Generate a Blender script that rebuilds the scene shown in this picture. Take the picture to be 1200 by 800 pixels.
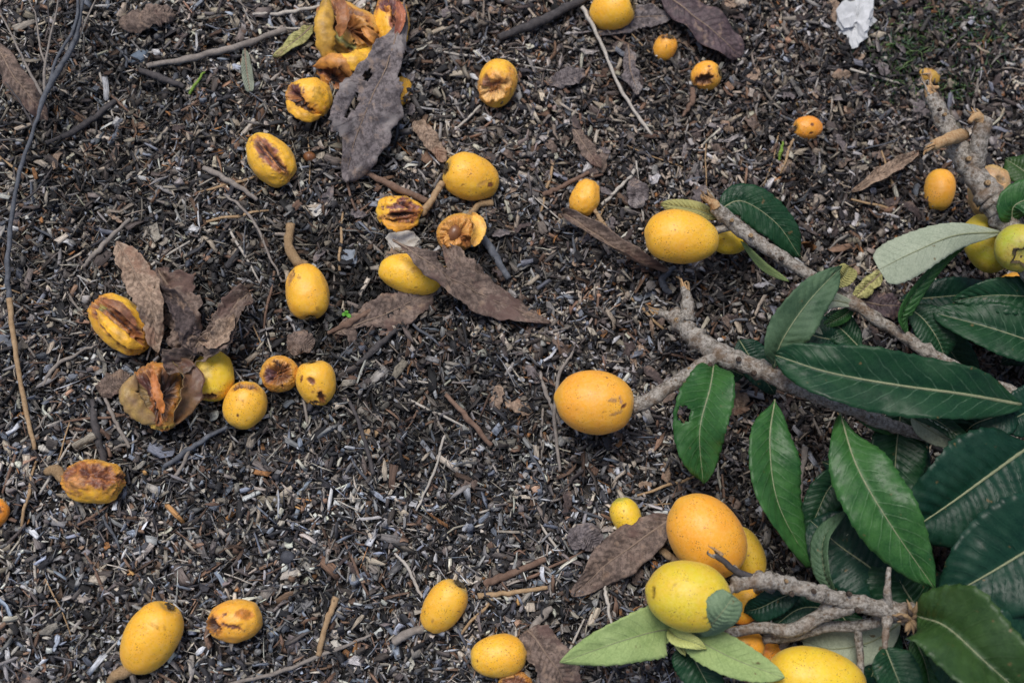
import bpy, math, random
import numpy as np
from mathutils import Vector, Matrix, noise

random.seed(7)
rng = np.random.default_rng(11)
scene = bpy.context.scene
for o in list(bpy.data.objects):
    bpy.data.objects.remove(o)

# ------------------------------------------------------------------ camera
LENS = 45.0
DIST = 1.0
VIEW = Vector((0.10, 0.27, -1.0)).normalized()
CAM = -VIEW * DIST
RIGHT = VIEW.cross(Vector((0, 1, 0))).normalized()
UP = RIGHT.cross(VIEW).normalized()
BACK = -VIEW
cam_data = bpy.data.cameras.new("camera")
cam = bpy.data.objects.new("camera", cam_data)
scene.collection.objects.link(cam)
cam.matrix_world = Matrix(((RIGHT.x, UP.x, BACK.x, CAM.x), (RIGHT.y, UP.y, BACK.y, CAM.y),
                           (RIGHT.z, UP.z, BACK.z, CAM.z), (0, 0, 0, 1)))
cam_data.lens = LENS
cam_data.sensor_width = 36
cam_data.clip_start = 0.02
cam_data.clip_end = 200
cam_data.dof.use_dof = True
cam_data.dof.focus_distance = 0.955
cam_data.dof.aperture_fstop = 5.0
scene.camera = cam

# ------------------------------------------------------------------ light
SUN_EL, SUN_AZ = math.radians(68), math.radians(-35)     # azimuth: from +Y towards +X
world = bpy.data.worlds.new("World")
scene.world = world
world.use_nodes = True
wn = world.node_tree
sky = wn.nodes.new("ShaderNodeTexSky")
sky.sky_type = 'NISHITA'
sky.sun_disc = False
sky.sun_elevation = SUN_EL
sky.sun_rotation = SUN_AZ
sky.dust_density = 3.0
sky.air_density = 0.7
wn.links.new(sky.outputs[0], wn.nodes["Background"].inputs[0])
wn.nodes["Background"].inputs[1].default_value = 0.085
sun_data = bpy.data.lights.new("sun", 'SUN')
sun_data.energy = 1.5
sun_data.angle = math.radians(26)
sun_data.color = (1.0, 0.97, 0.93)
sun = bpy.data.objects.new("sun", sun_data)
scene.collection.objects.link(sun)
sdir = Vector((math.sin(SUN_AZ) * math.cos(SUN_EL), math.cos(SUN_AZ) * math.cos(SUN_EL), math.sin(SUN_EL)))
sun.rotation_euler = sdir.to_track_quat('Z', 'Y').to_euler()
sun.location = (0, 0, 3)
scene.view_settings.view_transform = 'Standard'
scene.view_settings.look = 'None'
scene.view_settings.gamma = 1.0
scene.view_settings.exposure = 0.85

# ------------------------------------------------------------------ helpers
col = scene.collection


def ray(px, py):
    x = (px - 600) / 1200 * 36 / LENS
    y = -(py - 400) / 1200 * 36 / LENS
    return (VIEW + RIGHT * x + UP * y)


def at(px, py, z=0.0):
    d = ray(px, py)
    return CAM + d * ((z - CAM.z) / d.z)


def mpp(p):
    return (p - CAM).dot(VIEW) * 36 / LENS / 1200


def to_px(x, y, z):
    """numpy: world -> pixel"""
    dx, dy, dz = x - CAM.x, y - CAM.y, z - CAM.z
    d = dx * VIEW.x + dy * VIEW.y + dz * VIEW.z
    r = (dx * RIGHT.x + dy * RIGHT.y + dz * RIGHT.z) / d
    u = (dx * UP.x + dy * UP.y + dz * UP.z) / d
    return 600 + r * LENS / 36 * 1200, 400 - u * LENS / 36 * 1200


_cs = [at(px, py, 0) for px, py in ((-40, -40), (1240, -40), (1240, 840), (-40, 840))]
X0, X1 = min(c.x for c in _cs), max(c.x for c in _cs)
Y0, Y1 = min(c.y for c in _cs), max(c.y for c in _cs)
KX, KY = 2 * math.pi / (X1 - X0), 2 * math.pi / (Y1 - Y0)


def H(x, y):
    """gentle relief of the ground, periodic over the chip field"""
    return (0.0035 * np.sin(KX * x + 1.3) * np.cos(KY * y + .4) + 0.0022 * np.sin(3 * KX * x - 2 * KY * y + 2)
            + 0.0016 * np.cos(4 * KX * x + 3 * KY * y))


def gat(px, py, up=0.0):
    p = at(px, py, up)
    h = float(H(p.x, p.y))
    return at(px, py, up + h)


def sstep(a, b, x):
    t = np.clip((x - a) / (b - a), 0, 1)
    return t * t * (3 - 2 * t)


def mesh_from(name, verts, faces, mats=(), fmat=None, smooth=True, attrs=None):
    me = bpy.data.meshes.new(name)
    me.from_pydata([tuple(v) for v in verts], [], faces)
    for m in mats:
        me.materials.append(m)
    if fmat is not None:
        fa = np.asarray(fmat, dtype=np.int32)
        me.polygons.foreach_set("material_index", np.where(fa == 2, 0, fa).astype(np.int32))
        me.polygons.foreach_set("use_smooth", fa != 2)
    elif smooth:
        me.polygons.foreach_set("use_smooth", np.ones(len(me.polygons), dtype=bool))
    if attrs:
        for k, (typ, data) in attrs.items():
            a = me.attributes.new(k, typ, 'POINT')
            a.data.foreach_set("color" if typ == 'FLOAT_COLOR' else "vector" if typ == 'FLOAT_VECTOR' else "value",
                               np.asarray(data, dtype=np.float32).ravel())
    me.update()
    return me


def link(name, me, parent=None, label=None, cat=None, group=None, kind=None, loc=None):
    o = bpy.data.objects.new(name, me)
    col.objects.link(o)
    if parent is not None:
        o.parent = parent
    if loc is not None:
        o.location = loc
    for k, v in (("label", label), ("category", cat), ("group", group), ("kind", kind)):
        if v:
            o[k] = v
    return o


def rebase(verts, base):
    return [(v[0] - base[0], v[1] - base[1], v[2] - base[2]) for v in verts]


# ---- materials
def new_mat(name):
    m = bpy.data.materials.new(name)
    m.use_nodes = True
    nt = m.node_tree
    b = nt.nodes["Principled BSDF"]
    return m, nt, b


def N(nt, typ, **kw):
    n = nt.nodes.new(typ)
    for k, v in kw.items():
        if k == 'inp':
            for i, val in v.items():
                n.inputs[i].default_value = val
        else:
            setattr(n, k, v)
    return n


def mixc(nt, fac, a, b, mode='MIX'):
    n = nt.nodes.new("ShaderNodeMix")
    n.data_type = 'RGBA'
    n.blend_type = mode
    for sock, val in ((n.inputs[0], fac), (n.inputs[6], a), (n.inputs[7], b)):
        if hasattr(val, 'is_linked'):
            nt.links.new(val, sock)
        elif isinstance(val, (int, float)):
            sock.default_value = val
        else:
            sock.default_value = (val[0], val[1], val[2], 1)
    return n.outputs[2]


def ramp(nt, fac, stops):
    n = nt.nodes.new("ShaderNodeValToRGB")
    cr = n.color_ramp
    while len(cr.elements) > 1:
        cr.elements.remove(cr.elements[0])
    cr.elements[0].position = stops[0][0]
    c = stops[0][1]
    cr.elements[0].color = (c, c, c, 1) if isinstance(c, (int, float)) else (*c, 1)
    for p, c in stops[1:]:
        e = cr.elements.new(p)
        e.color = (c, c, c, 1) if isinstance(c, (int, float)) else (*c, 1)
    nt.links.new(fac, n.inputs[0])
    return n.outputs[0]


def noise_tex(nt, vec, scale, detail=4, rough=.6):
    n = N(nt, "ShaderNodeTexNoise")
    n.inputs["Scale"].default_value = scale
    n.inputs["Detail"].default_value = detail
    n.inputs["Roughness"].default_value = rough
    if vec is not None:
        nt.links.new(vec, n.inputs["Vector"])
    return n.outputs[0]


def bump(nt, b, h, strength=.4, dist=.001):
    n = N(nt, "ShaderNodeBump")
    n.inputs["Strength"].default_value = strength
    n.inputs["Distance"].default_value = dist
    nt.links.new(h, n.inputs["Height"])
    nt.links.new(n.outputs[0], b.inputs["Normal"])


def math_n(nt, op, a, b=None, c=None):
    n = nt.nodes.new("ShaderNodeMath")
    n.operation = op
    for i, v in enumerate((a, b, c)):
        if v is None:
            continue
        if isinstance(v, (int, float)):
            n.inputs[i].default_value = v
        else:
            nt.links.new(v, n.inputs[i])
    return n.outputs[0]


def fruit_material():
    m, nt, b = new_mat("loquat_skin")
    a = N(nt, "ShaderNodeAttribute", attribute_name="Col")
    oi = N(nt, "ShaderNodeObjectInfo")
    geo = N(nt, "ShaderNodeNewGeometry")
    c = a.outputs["Color"]
    raw = c
    pos = geo.outputs["Position"]
    soft = noise_tex(nt, pos, 60, 3)
    c = mixc(nt, ramp(nt, soft, [(.35, 0), (.75, .34)]), c, (.72, .24, .015))
    blo = noise_tex(nt, pos, 26, 3)
    c = mixc(nt, ramp(nt, blo, [(.45, 0), (.7, .30)]), c, (.68, .48, .04))
    f = noise_tex(nt, pos, 1100, 1, .4)
    big = noise_tex(nt, pos, 95, 2)
    sp = math_n(nt, 'MULTIPLY', ramp(nt, f, [(.63, 0), (.68, 1)]), ramp(nt, big, [(.44, 0), (.58, .85)]))
    c = mixc(nt, sp, c, (.16, .055, .012))
    f2 = noise_tex(nt, pos, 330, 2, .5)
    c = mixc(nt, ramp(nt, f2, [(.70, 0), (.76, .85)]), c, (.20, .075, .02))
    wax = noise_tex(nt, pos, 420, 4, .7)
    c = mixc(nt, ramp(nt, wax, [(.42, 0), (.75, .16)]), c, (.85, .72, .45))
    rotn = noise_tex(nt, pos, 260, 5, .7)
    raw = mixc(nt, 1.0, raw, ramp(nt, rotn, [(.3, .62), (.5, .95), (.7, 1.3)]), 'MULTIPLY')
    c = mixc(nt, a.outputs["Alpha"], raw, c)
    nt.links.new(c, b.inputs["Base Color"])
    b.inputs["Roughness"].default_value = .43
    b.inputs["Specular IOR Level"].default_value = .38
    b.inputs["Sheen Weight"].default_value = .12
    b.inputs["Sheen Roughness"].default_value = .45
    b.inputs["Sheen Tint"].default_value = (1, .9, .7, 1)
    b.inputs["Subsurface Weight"].default_value = .06
    b.inputs["Subsurface Radius"].default_value = (.004, .0018, .0005)
    b.inputs["Subsurface Scale"].default_value = 1.0
    bump(nt, b, math_n(nt, 'ADD', wax, math_n(nt, 'MULTIPLY', rotn, math_n(nt, 'SUBTRACT', 2.0, math_n(nt, 'MULTIPLY', a.outputs["Alpha"], 1.9)))), .35, .0008)
    return m


def simple_mat(name, c1, c2, scale=200, rough=.8, bs=.5, bd=.0008, stretch=None, spec=.3):
    m, nt, b = new_mat(name)
    tc = N(nt, "ShaderNodeTexCoord")
    v = tc.outputs["Object"]
    if stretch:
        mp = N(nt, "ShaderNodeMapping")
        mp.inputs["Scale"].default_value = stretch
        nt.links.new(v, mp.inputs["Vector"])
        v = mp.outputs[0]
    n1 = noise_tex(nt, v, scale, 5, .65)
    n2 = noise_tex(nt, v, scale * .2, 3)
    c = mixc(nt, ramp(nt, n1, [(.3, 0), (.7, 1)]), c1, c2)
    c = mixc(nt, ramp(nt, n2, [(.3, .35), (.7, 0)]), c, tuple(x * .45 for x in c1))
    nt.links.new(c, b.inputs["Base Color"])
    b.inputs["Roughness"].default_value = rough
    b.inputs["Specular IOR Level"].default_value = spec
    bump(nt, b, n1, bs, bd)
    return m


def bark_mat(name, base, pale, brown):
    m, nt, b = new_mat(name)
    tc = N(nt, "ShaderNodeTexCoord")
    v = tc.outputs["Object"]
    n1 = noise_tex(nt, v, 330, 6, .72)
    n2 = noise_tex(nt, v, 60, 4)
    n3 = noise_tex(nt, v, 900, 3)
    c = mixc(nt, ramp(nt, n1, [(.40, 0), (.60, 1)]), base, pale)
    c = mixc(nt, ramp(nt, n2, [(.50, 0), (.66, .7)]), c, brown)
    c = mixc(nt, ramp(nt, n3, [(.60, 0), (.66, .75)]), c, (.07, .05, .035))
    vo = N(nt, "ShaderNodeTexVoronoi")
    vo.inputs["Scale"].default_value = 210
    nt.links.new(v, vo.inputs["Vector"])
    c = mixc(nt, ramp(nt, vo.outputs["Distance"], [(.16, .75), (.26, 0)]), c, (.13, .085, .05))
    c = mixc(nt, ramp(nt, noise_tex(nt, v, 130, 4), [(.55, 0), (.65, .4)]), c, (.46, .42, .36))
    nt.links.new(c, b.inputs["Base Color"])
    b.inputs["Roughness"].default_value = .85
    b.inputs["Specular IOR Level"].default_value = .2
    bump(nt, b, n1, 1.0, .0022)
    return m


_lm = {}


def leaf_mat(name, base, alt, vein, nveins=15, rough=.42, veinamt=.8, blotch=None, spec=.32, skew=.30, relief=.0006):
    key = name
    if key in _lm:
        return _lm[key]
    m, nt, b = new_mat(name)
    a = N(nt, "ShaderNodeAttribute", attribute_name="luv")
    s = N(nt, "ShaderNodeSeparateXYZ")
    nt.links.new(a.outputs["Vector"], s.inputs[0])
    u, v = s.outputs[0], s.outputs[1]
    av = math_n(nt, 'ABSOLUTE', v)
    geo = N(nt, "ShaderNodeTexCoord")
    pos = geo.outputs["Object"]
    wob = noise_tex(nt, pos, 70, 2)
    ph = math_n(nt, 'SUBTRACT', math_n(nt, 'MULTIPLY', u, nveins), math_n(nt, 'MULTIPLY', av, nveins * skew * .5))
    ph = math_n(nt, 'ADD', ph, math_n(nt, 'MULTIPLY', wob, .5))
    fr = math_n(nt, 'FRACT', ph)
    tri = math_n(nt, 'ABSOLUTE', math_n(nt, 'SUBTRACT', fr, .5))       # 0 at the vein
    vm = ramp(nt, tri, [(0, 1), (.03, .8), (.075, 0)])
    brk = noise_tex(nt, pos, 160, 2)
    vm = math_n(nt, 'MULTIPLY', vm, ramp(nt, brk, [(.35, .25), (.6, 1)]))
    vm = math_n(nt, 'MULTIPLY', vm, math_n(nt, 'SUBTRACT', 1.0, math_n(nt, 'MULTIPLY', av, .75)))
    n1 = noise_tex(nt, pos, 55, 4)
    c = mixc(nt, ramp(nt, n1, [(.32, 0), (.68, 1)]), base, alt)
    fine = noise_tex(nt, pos, 700, 4, .7)
    c = mixc(nt, ramp(nt, fine, [(.4, 0), (.75, .35)]), c, tuple(min(1, x * 1.7 + .012) for x in alt))
    if name.startswith('dead'):
        c = mixc(nt, ramp(nt, noise_tex(nt, pos, 240, 5, .75), [(.42, .75), (.56, 0)]), c, tuple(x * .4 for x in base))
        c = mixc(nt, ramp(nt, noise_tex(nt, pos, 120, 3), [(.56, 0), (.68, .5)]), c, (.25, .17, .11))
    if blotch:
        n2 = noise_tex(nt, pos, 38, 5, .65)
        c = mixc(nt, ramp(nt, n2, [(.52, 0), (.62, .85)]), c, blotch)
    if name.startswith('leaf'):
        c = mixc(nt, ramp(nt, noise_tex(nt, pos, 150, 2, .4), [(.72, 0), (.77, .85)]), c, (.11, .075, .03))
        c = mixc(nt, ramp(nt, noise_tex(nt, pos, 22, 4, .7), [(.55, 0), (.75, .22)]), c, tuple(min(1, x * 1.6 + .05) for x in alt))
    c = mixc(nt, math_n(nt, 'MULTIPLY', vm, veinamt), c, vein)
    nt.links.new(c, b.inputs["Base Color"])
    rr = ramp(nt, n1, [(.3, rough - .05), (.7, rough + .12)])
    nt.links.new(rr, b.inputs["Roughness"])
    b.inputs["Specular IOR Level"].default_value = spec
    h = math_n(nt, 'SUBTRACT', math_n(nt, 'MULTIPLY', fine, .35), math_n(nt, 'MULTIPLY', vm, .8))
    bump(nt, b, h, .55, relief)
    _lm[key] = m
    return m


SKIN = fruit_material()
CALYX = simple_mat("calyx_brown", (.05, .035, .02), (.11, .085, .045), 900, .9)
SEED = simple_mat("seed_brown", (.13, .05, .018), (.23, .10, .04), 150, .35, .15, spec=.5)
STALK = simple_mat("stalk_fuzzy_brown", (.20, .125, .06), (.36, .25, .14), 700, .95)
BARK = bark_mat("loquat_bark_grey", (.13, .112, .09), (.40, .37, .325), (.17, .105, .06))
BARKTIP = simple_mat("broken_twig_wood", (.30, .15, .06), (.55, .40, .22), 500, .9)
SCAR = simple_mat("bud_scar_dark", (.03, .022, .018), (.10, .07, .05), 800, .95)
MIDRIB = simple_mat("leaf_midrib_pale", (.16, .185, .10), (.27, .28, .165), 500, .6)
MIDRIB_D = simple_mat("dry_midrib", (.17, .12, .09), (.28, .21, .155), 500, .8)
STONE = simple_mat("pale_stone", (.42, .39, .34), (.62, .59, .53), 130, .85)
STONE_D = simple_mat("dark_stone", (.03, .032, .04), (.09, .095, .11), 160, .7)
WHITE = simple_mat("white_scrap", (.42, .43, .43), (.62, .63, .64), 160, .8)
STICKS = {
    'grey': simple_mat("stick_grey", (.15, .13, .115), (.30, .265, .23), 260, .9),
    'dark': simple_mat("stick_dark", (.03, .028, .03), (.09, .08, .078), 260, .85),
    'tan': simple_mat("stick_tan", (.26, .165, .085), (.44, .31, .18), 300, .9),
    'pale': simple_mat("stick_pale", (.32, .29, .25), (.52, .48, .42), 300, .85),
    'blue': simple_mat("stick_bluegrey", (.045, .05, .06), (.145, .155, .175), 200, .75),
    'brown': simple_mat("stick_brown", (.11, .065, .045), (.22, .145, .105), 260, .9),
    'green': simple_mat("stick_green", (.10, .19, .02), (.19, .29, .045), 200, .6),
}

# ------------------------------------------------------------------ ground
gx = np.concatenate([-np.geomspace(40, 1.3, 22)[:-1], np.linspace(-1.3, 1.5, 190), np.geomspace(1.5, 40, 22)[1:]])
gy = np.concatenate([-np.geomspace(40, 1.2, 22)[:-1], np.linspace(-1.2, 1.4, 180), np.geomspace(1.4, 40, 22)[1:]])
GX, GY = np.meshgrid(gx, gy)
GZ = H(GX, GY)
nxg, nyg = len(gx), len(gy)
gv = np.stack([GX.ravel(), GY.ravel(), GZ.ravel()], 1)
ii, jj = np.meshgrid(np.arange(nxg - 1), np.arange(nyg - 1))
b0 = (jj * nxg + ii).ravel()
gf = np.stack([b0, b0 + 1, b0 + nxg + 1, b0 + nxg], 1).tolist()
mg, nt, b = new_mat("mulch_soil")
tc = N(nt, "ShaderNodeTexCoord")
v1 = N(nt, "ShaderNodeTexVoronoi")
v1.inputs["Scale"].default_value = 150
wv = noise_tex(nt, tc.outputs["Object"], 60, 3)
nt.links.new(tc.outputs["Object"], v1.inputs["Vector"])
sepc = N(nt, "ShaderNodeSeparateColor")
nt.links.new(v1.outputs["Color"], sepc.inputs[0])
c = ramp(nt, sepc.outputs[0], [(0, (.009, .009, .009)), (.5, (.03, .027, .025)), (.8, (.085, .073, .062)), (1, (.17, .145, .12))])
n1 = noise_tex(nt, tc.outputs["Object"], 400, 5, .7)
c = mixc(nt, ramp(nt, n1, [(.35, .7), (.7, 0)]), c, (.012, .011, .011))
nt.links.new(c, b.inputs["Base Color"])
b.inputs["Roughness"].default_value = .95
bump(nt, b, n1, 1.0, .004)
ground = link("ground", mesh_from("ground", gv, gf, (mg,)), kind="structure",
              label="dark mulched soil strewn with wood chips")

# ---- wood chips: three rings of four vertices per chip
mc, nt, b = new_mat("wood_chip")
a = N(nt, "ShaderNodeAttribute", attribute_name="Col")
g = N(nt, "ShaderNodeAttribute", attribute_name="grain")
n1 = noise_tex(nt, g.outputs["Vector"], 1.0, 4, .65)
c = mixc(nt, 1.0, a.outputs["Color"], ramp(nt, n1, [(.28, .28), (.5, .95), (.72, 1.55)]), 'MULTIPLY')
nt.links.new(c, b.inputs["Base Color"])
b.inputs["Roughness"].default_value = .78
b.inputs["Specular IOR Level"].default_value = .35
bump(nt, b, n1, .5, .0006)
CHIPMAT = mc

PAL = np.array([(.42, .36, .275), (.25, .22, .18), (.20, .19, .178), (.026, .025, .027), (.16, .175, .20),
                (.14, .085, .055), (.27, .125, .045), (.075, .062, .055), (.55, .49, .40)])
PW = np.array([.10, .14, .155, .25, .07, .10, .006, .165, .010])


def chip_colours(n, w=PW):
    k = rng.choice(len(PAL), n, p=w / w.sum())
    c = PAL[k] * np.exp(rng.normal(0, .42, (n, 1))) * rng.uniform(.97, 1.03, (n, 3))
    return np.minimum(c, .47)


def chip_shapes(L, W, T, bend, r=rng):
    """local vertices (n,12,3): three cross-sections of four corners"""
    n = len(L)
    V = np.zeros((n, 12, 3))
    boxy = r.random(n) < .45
    xs = (-.5, 0, .5)
    for s in range(3):
        tap = np.where(boxy[:, None], r.uniform(.78, 1.08, (n, 2)), r.uniform(.12, .9, (n, 2))) if s != 1 else r.uniform(.85, 1.15, (n, 2))
        for k, (sy, sz) in enumerate(((-1, -1), (1, -1), (1, 1), (-1, 1))):
            V[:, s * 4 + k, 0] = L * (xs[s] + r.uniform(-.13, .13, n) * (1 if s != 1 else .6))
            V[:, s * 4 + k, 1] = W * .5 * sy * tap[:, 0] * r.uniform(.7, 1.2, n) + (W * r.uniform(-.2, .2, n) if s != 1 else 0)
            V[:, s * 4 + k, 2] = T * .5 * sz * tap[:, 1] * r.uniform(.75, 1.2, n) - (bend if s != 1 else 0)
    return V


CF = []
for s in range(2):
    for k in range(4):
        a0, a1 = s * 4 + k, s * 4 + (k + 1) % 4
        CF.append((a0, a1, a1 + 4, a0 + 4))
CF += [(3, 2, 1, 0), (8, 9, 10, 11)]
CF = np.array(CF)


def chip_grain(V, L, n):
    off = rng.uniform(0, 900, (n, 1, 3))
    G = V.copy()
    G[:, :, 0] *= 120
    G[:, :, 1] *= 900
    G[:, :, 2] *= 900
    return G + off


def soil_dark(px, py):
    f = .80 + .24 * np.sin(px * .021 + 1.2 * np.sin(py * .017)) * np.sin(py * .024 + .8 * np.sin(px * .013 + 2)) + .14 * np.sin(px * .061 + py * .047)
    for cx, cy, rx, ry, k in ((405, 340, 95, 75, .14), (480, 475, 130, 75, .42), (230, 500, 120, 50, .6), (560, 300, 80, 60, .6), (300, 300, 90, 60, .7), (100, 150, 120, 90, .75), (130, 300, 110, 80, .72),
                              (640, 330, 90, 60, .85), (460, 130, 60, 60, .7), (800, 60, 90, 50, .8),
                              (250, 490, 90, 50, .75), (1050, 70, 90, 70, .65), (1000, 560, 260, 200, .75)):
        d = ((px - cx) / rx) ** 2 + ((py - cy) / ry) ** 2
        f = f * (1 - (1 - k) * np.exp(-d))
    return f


def chip_field(n, x0, x1, y0, y1, scale=1.0, zlo=-.002, zhi=.006, excl=None):
    x, y = rng.uniform(x0, x1, n), rng.uniform(y0, y1, n)
    if excl:
        k = ~((x > excl[0]) & (x < excl[1]) & (y > excl[2]) & (y < excl[3]))
        x, y = x[k], y[k]
        n = len(x)
    px, py = to_px(x, y, np.zeros(n))
    far = sstep(350, 1100, px + (400 - py) * .9)          # more shredded leaf litter towards the tree
    flake = rng.random(n) < (.34 + .30 * far)
    big = np.exp(rng.normal(0, .68, n)) * scale
    L = np.where(flake, .0062, .0058) * big
    W = np.where(flake, .0034, .0018) * np.exp(rng.normal(0, .42, n)) * scale
    splinter = (~flake) & (rng.random(n) < .32)
    L = np.where(splinter, L * 1.7, L)
    W = np.where(splinter, W * .38, W)
    L = np.clip(L, .0020, .021 * scale)
    T = np.where(flake, .0005, W * rng.uniform(.22, .6, n))
    bend = np.where(flake, L * rng.uniform(-.25, .28, n), L * rng.uniform(-.05, .09, n))
    V = chip_shapes(L, W, T, bend)
    G = chip_grain(V, L, n)
    C = chip_colours(n)
    z = H(x, y) + rng.uniform(zlo, zhi, n)
    top = sstep(zlo, zhi, z - H(x, y))
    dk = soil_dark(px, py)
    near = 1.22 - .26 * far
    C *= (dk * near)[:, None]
    cool = sstep(250, 560, py) * (1 - sstep(700, 1000, px))
    C *= 1 + cool[:, None] * np.array([.04, .08, .15])
    C[:, 0] *= 1 + .05 * far
    yaw = rng.uniform(0, 2 * np.pi, n)
    pit = rng.normal(0, .24, n)
    rol = rng.normal(0, .55, n)
    V = place(V, x, y, z, yaw, pit, rol)
    return V, G, C


def place(V, x, y, z, yaw, pit, rol):
    cr, sr = np.cos(rol)[:, None], np.sin(rol)[:, None]
    Y, Z = V[:, :, 1] * cr - V[:, :, 2] * sr, V[:, :, 1] * sr + V[:, :, 2] * cr
    cp, sp = np.cos(pit)[:, None], np.sin(pit)[:, None]
    X, Z = V[:, :, 0] * cp + Z * sp, -V[:, :, 0] * sp + Z * cp
    cy, sy = np.cos(yaw)[:, None], np.sin(yaw)[:, None]
    X, Y = X * cy - Y * sy, X * sy + Y * cy
    return np.stack([X + x[:, None], Y + y[:, None], Z + z[:, None]], 2)


def chip_mesh(name, V, G, C):
    n = len(V)
    me = bpy.data.meshes.new(name)
    me.vertices.add(n * 12)
    me.vertices.foreach_set("co", V.reshape(-1).astype(np.float32))
    F = (np.arange(n)[:, None, None] * 12 + CF[None]).reshape(-1)
    nf = n * len(CF)
    me.loops.add(nf * 4)
    me.loops.foreach_set("vertex_index", F.astype(np.int32))
    me.polygons.add(nf)
    me.polygons.foreach_set("loop_start", (np.arange(nf) * 4).astype(np.int32))
    me.update(calc_edges=True)
    me.materials.append(CHIPMAT)
    a = me.attributes.new("Col", 'FLOAT_COLOR', 'POINT')
    cc = np.ones((n, 12, 4), dtype=np.float32)
    cc[:, :, :3] = C[:, None, :]
    a.data.foreach_set("color", cc.reshape(-1))
    a = me.attributes.new("grain", 'FLOAT_VECTOR', 'POINT')
    a.data.foreach_set("vector", G.astype(np.float32).reshape(-1))
    return me


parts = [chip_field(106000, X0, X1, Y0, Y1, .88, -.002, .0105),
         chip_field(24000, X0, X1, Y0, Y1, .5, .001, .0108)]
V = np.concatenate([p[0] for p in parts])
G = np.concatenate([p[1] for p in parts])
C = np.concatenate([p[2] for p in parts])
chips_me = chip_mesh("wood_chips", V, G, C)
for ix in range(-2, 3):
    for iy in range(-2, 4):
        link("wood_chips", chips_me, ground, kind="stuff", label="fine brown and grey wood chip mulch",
             loc=Vector((ix * (X1 - X0), iy * (Y1 - Y0), 0)))

# ---- the larger chips, one object each
protos = []
for k in range(36):
    one = np.ones(1)
    flat = k % 3 == 0
    L = one * random.uniform(.013, .021)
    W = one * (random.uniform(.006, .0095) if flat else random.uniform(.0032, .006))
    T = one * (random.uniform(.0008, .0016) if flat else random.uniform(.0018, .0032))
    V = chip_shapes(L, W, T, L * random.uniform(-.06, .12))
    G = chip_grain(V, L, 1)
    cw = PW.copy()
    cw[0] *= 1.3
    cw[3] *= .5
    protos.append(chip_mesh("wood_chip", V, G, chip_colours(1, cw)))
for k in range(300):
    px, py = random.uniform(-5, 1205), random.uniform(-5, 805)
    if px > 640 and random.random() < .35:
        px = random.uniform(0, 640)
    p = gat(px, py, random.uniform(.006, .0095))
    o = link("wood_chip", protos[k % 36], ground, loc=p)
    s = random.uniform(.75, 1.15)
    o.scale = (s, s * random.uniform(.8, 1.2), s)
    o.rotation_euler = (random.gauss(0, .25), random.gauss(0, .18), random.uniform(0, 6.28))


# ------------------------------------------------------------------ tubes
def spline(pts, n):
    """Catmull-Rom through pts"""
    P = [Vector(p) for p in pts]
    if len(P) == 2:
        return [P[0].lerp(P[1], i / n) for i in range(n + 1)]
    out = []
    seg = len(P) - 1
    for i in range(n + 1):
        t = i / n * seg
        k = min(int(t), seg - 1)
        f = t - k
        p1, p2 = P[k], P[k + 1]
        p0 = P[k - 1] if k > 0 else p1 * 2 - p2
        p3 = P[k + 2] if k + 2 < len(P) else p2 * 2 - p1
        out.append(.5 * ((2 * p1) + (p2 - p0) * f + (2 * p0 - 5 * p1 + 4 * p2 - p3) * f * f
                         + (3 * p1 - p0 - 3 * p2 + p3) * f ** 3))
    return out


def tube_geo(path, radii, seg=8, knob=.12, seed=0.0, flat=1.0, freq=160):
    verts, faces = [], []
    n = len(path)
    ref = Vector((0, 0, 1))
    for i, p in enumerate(path):
        t = (path[min(i + 1, n - 1)] - path[max(i - 1, 0)]).normalized()
        s = t.cross(ref)
        s = s.normalized() if s.length > .15 else t.cross(Vector((0, 1, 0))).normalized()
        u = s.cross(t)
        for k in range(seg):
            a = 2 * math.pi * k / seg
            d = s * math.cos(a) + u * math.sin(a) * flat
            r = radii[i] * (1 + knob * noise.noise((p + d * radii[i]) * freq + Vector((seed, 0, 0))))
            verts.append(p + d * r)
    for i in range(n - 1):
        for k in range(seg):
            a0, a1 = i * seg + k, i * seg + (k + 1) % seg
            faces.append((a0, a1, a1 + seg, a0 + seg))
    faces.append(tuple(reversed(range(seg))))
    faces.append(tuple(range((n - 1) * seg, n * seg)))
    return verts, faces


def lerp_list(vals, n):
    xs = np.linspace(0, 1, len(vals))
    return np.interp(np.linspace(0, 1, n + 1), xs, vals)


def tube_obj(name, pts, radii, mat, parent=None, n=None, seg=8, knob=.15, wob=0.0, flat=1.0, freq=160, base=None, **kw):
    n = n or max(6, int(6 * len(pts)))
    path = spline(pts, n)
    if wob:
        sd = random.uniform(0, 99)
        path = [p + Vector((noise.noise(Vector((i * .33, sd, 0))), noise.noise(Vector((sd, i * .33, 3))), .4 * noise.noise(Vector((7, sd, i * .33))))) * wob
                for i, p in enumerate(path)]
    v, f = tube_geo(path, lerp_list(radii, n), seg, knob, random.uniform(0, 50), flat, freq)
    if parent is None:
        base = Vector(pts[0]) if base is None else base
        o = link(name, mesh_from(name, rebase(v, base), f, (mat,)), None, loc=base, **kw)
    else:
        pb = parent.location
        o = link(name, mesh_from(name, rebase(v, pb), f, (mat,)), parent, **kw)
    return o


# ------------------------------------------------------------------ fruit
YEL = (.80, .42, .022)
ORA = (.80, .35, .024)
DEEP = (.76, .25, .018)
LEM = (.74, .52, .022)
GRN = (.46, .40, .025)
BROWN = (.17, .06, .022)
PURP = (.13, .045, .040)
TAN = (.42, .22, .07)
FLESH = (.60, .27, .06)
DARK = (.045, .018, .010)


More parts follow.
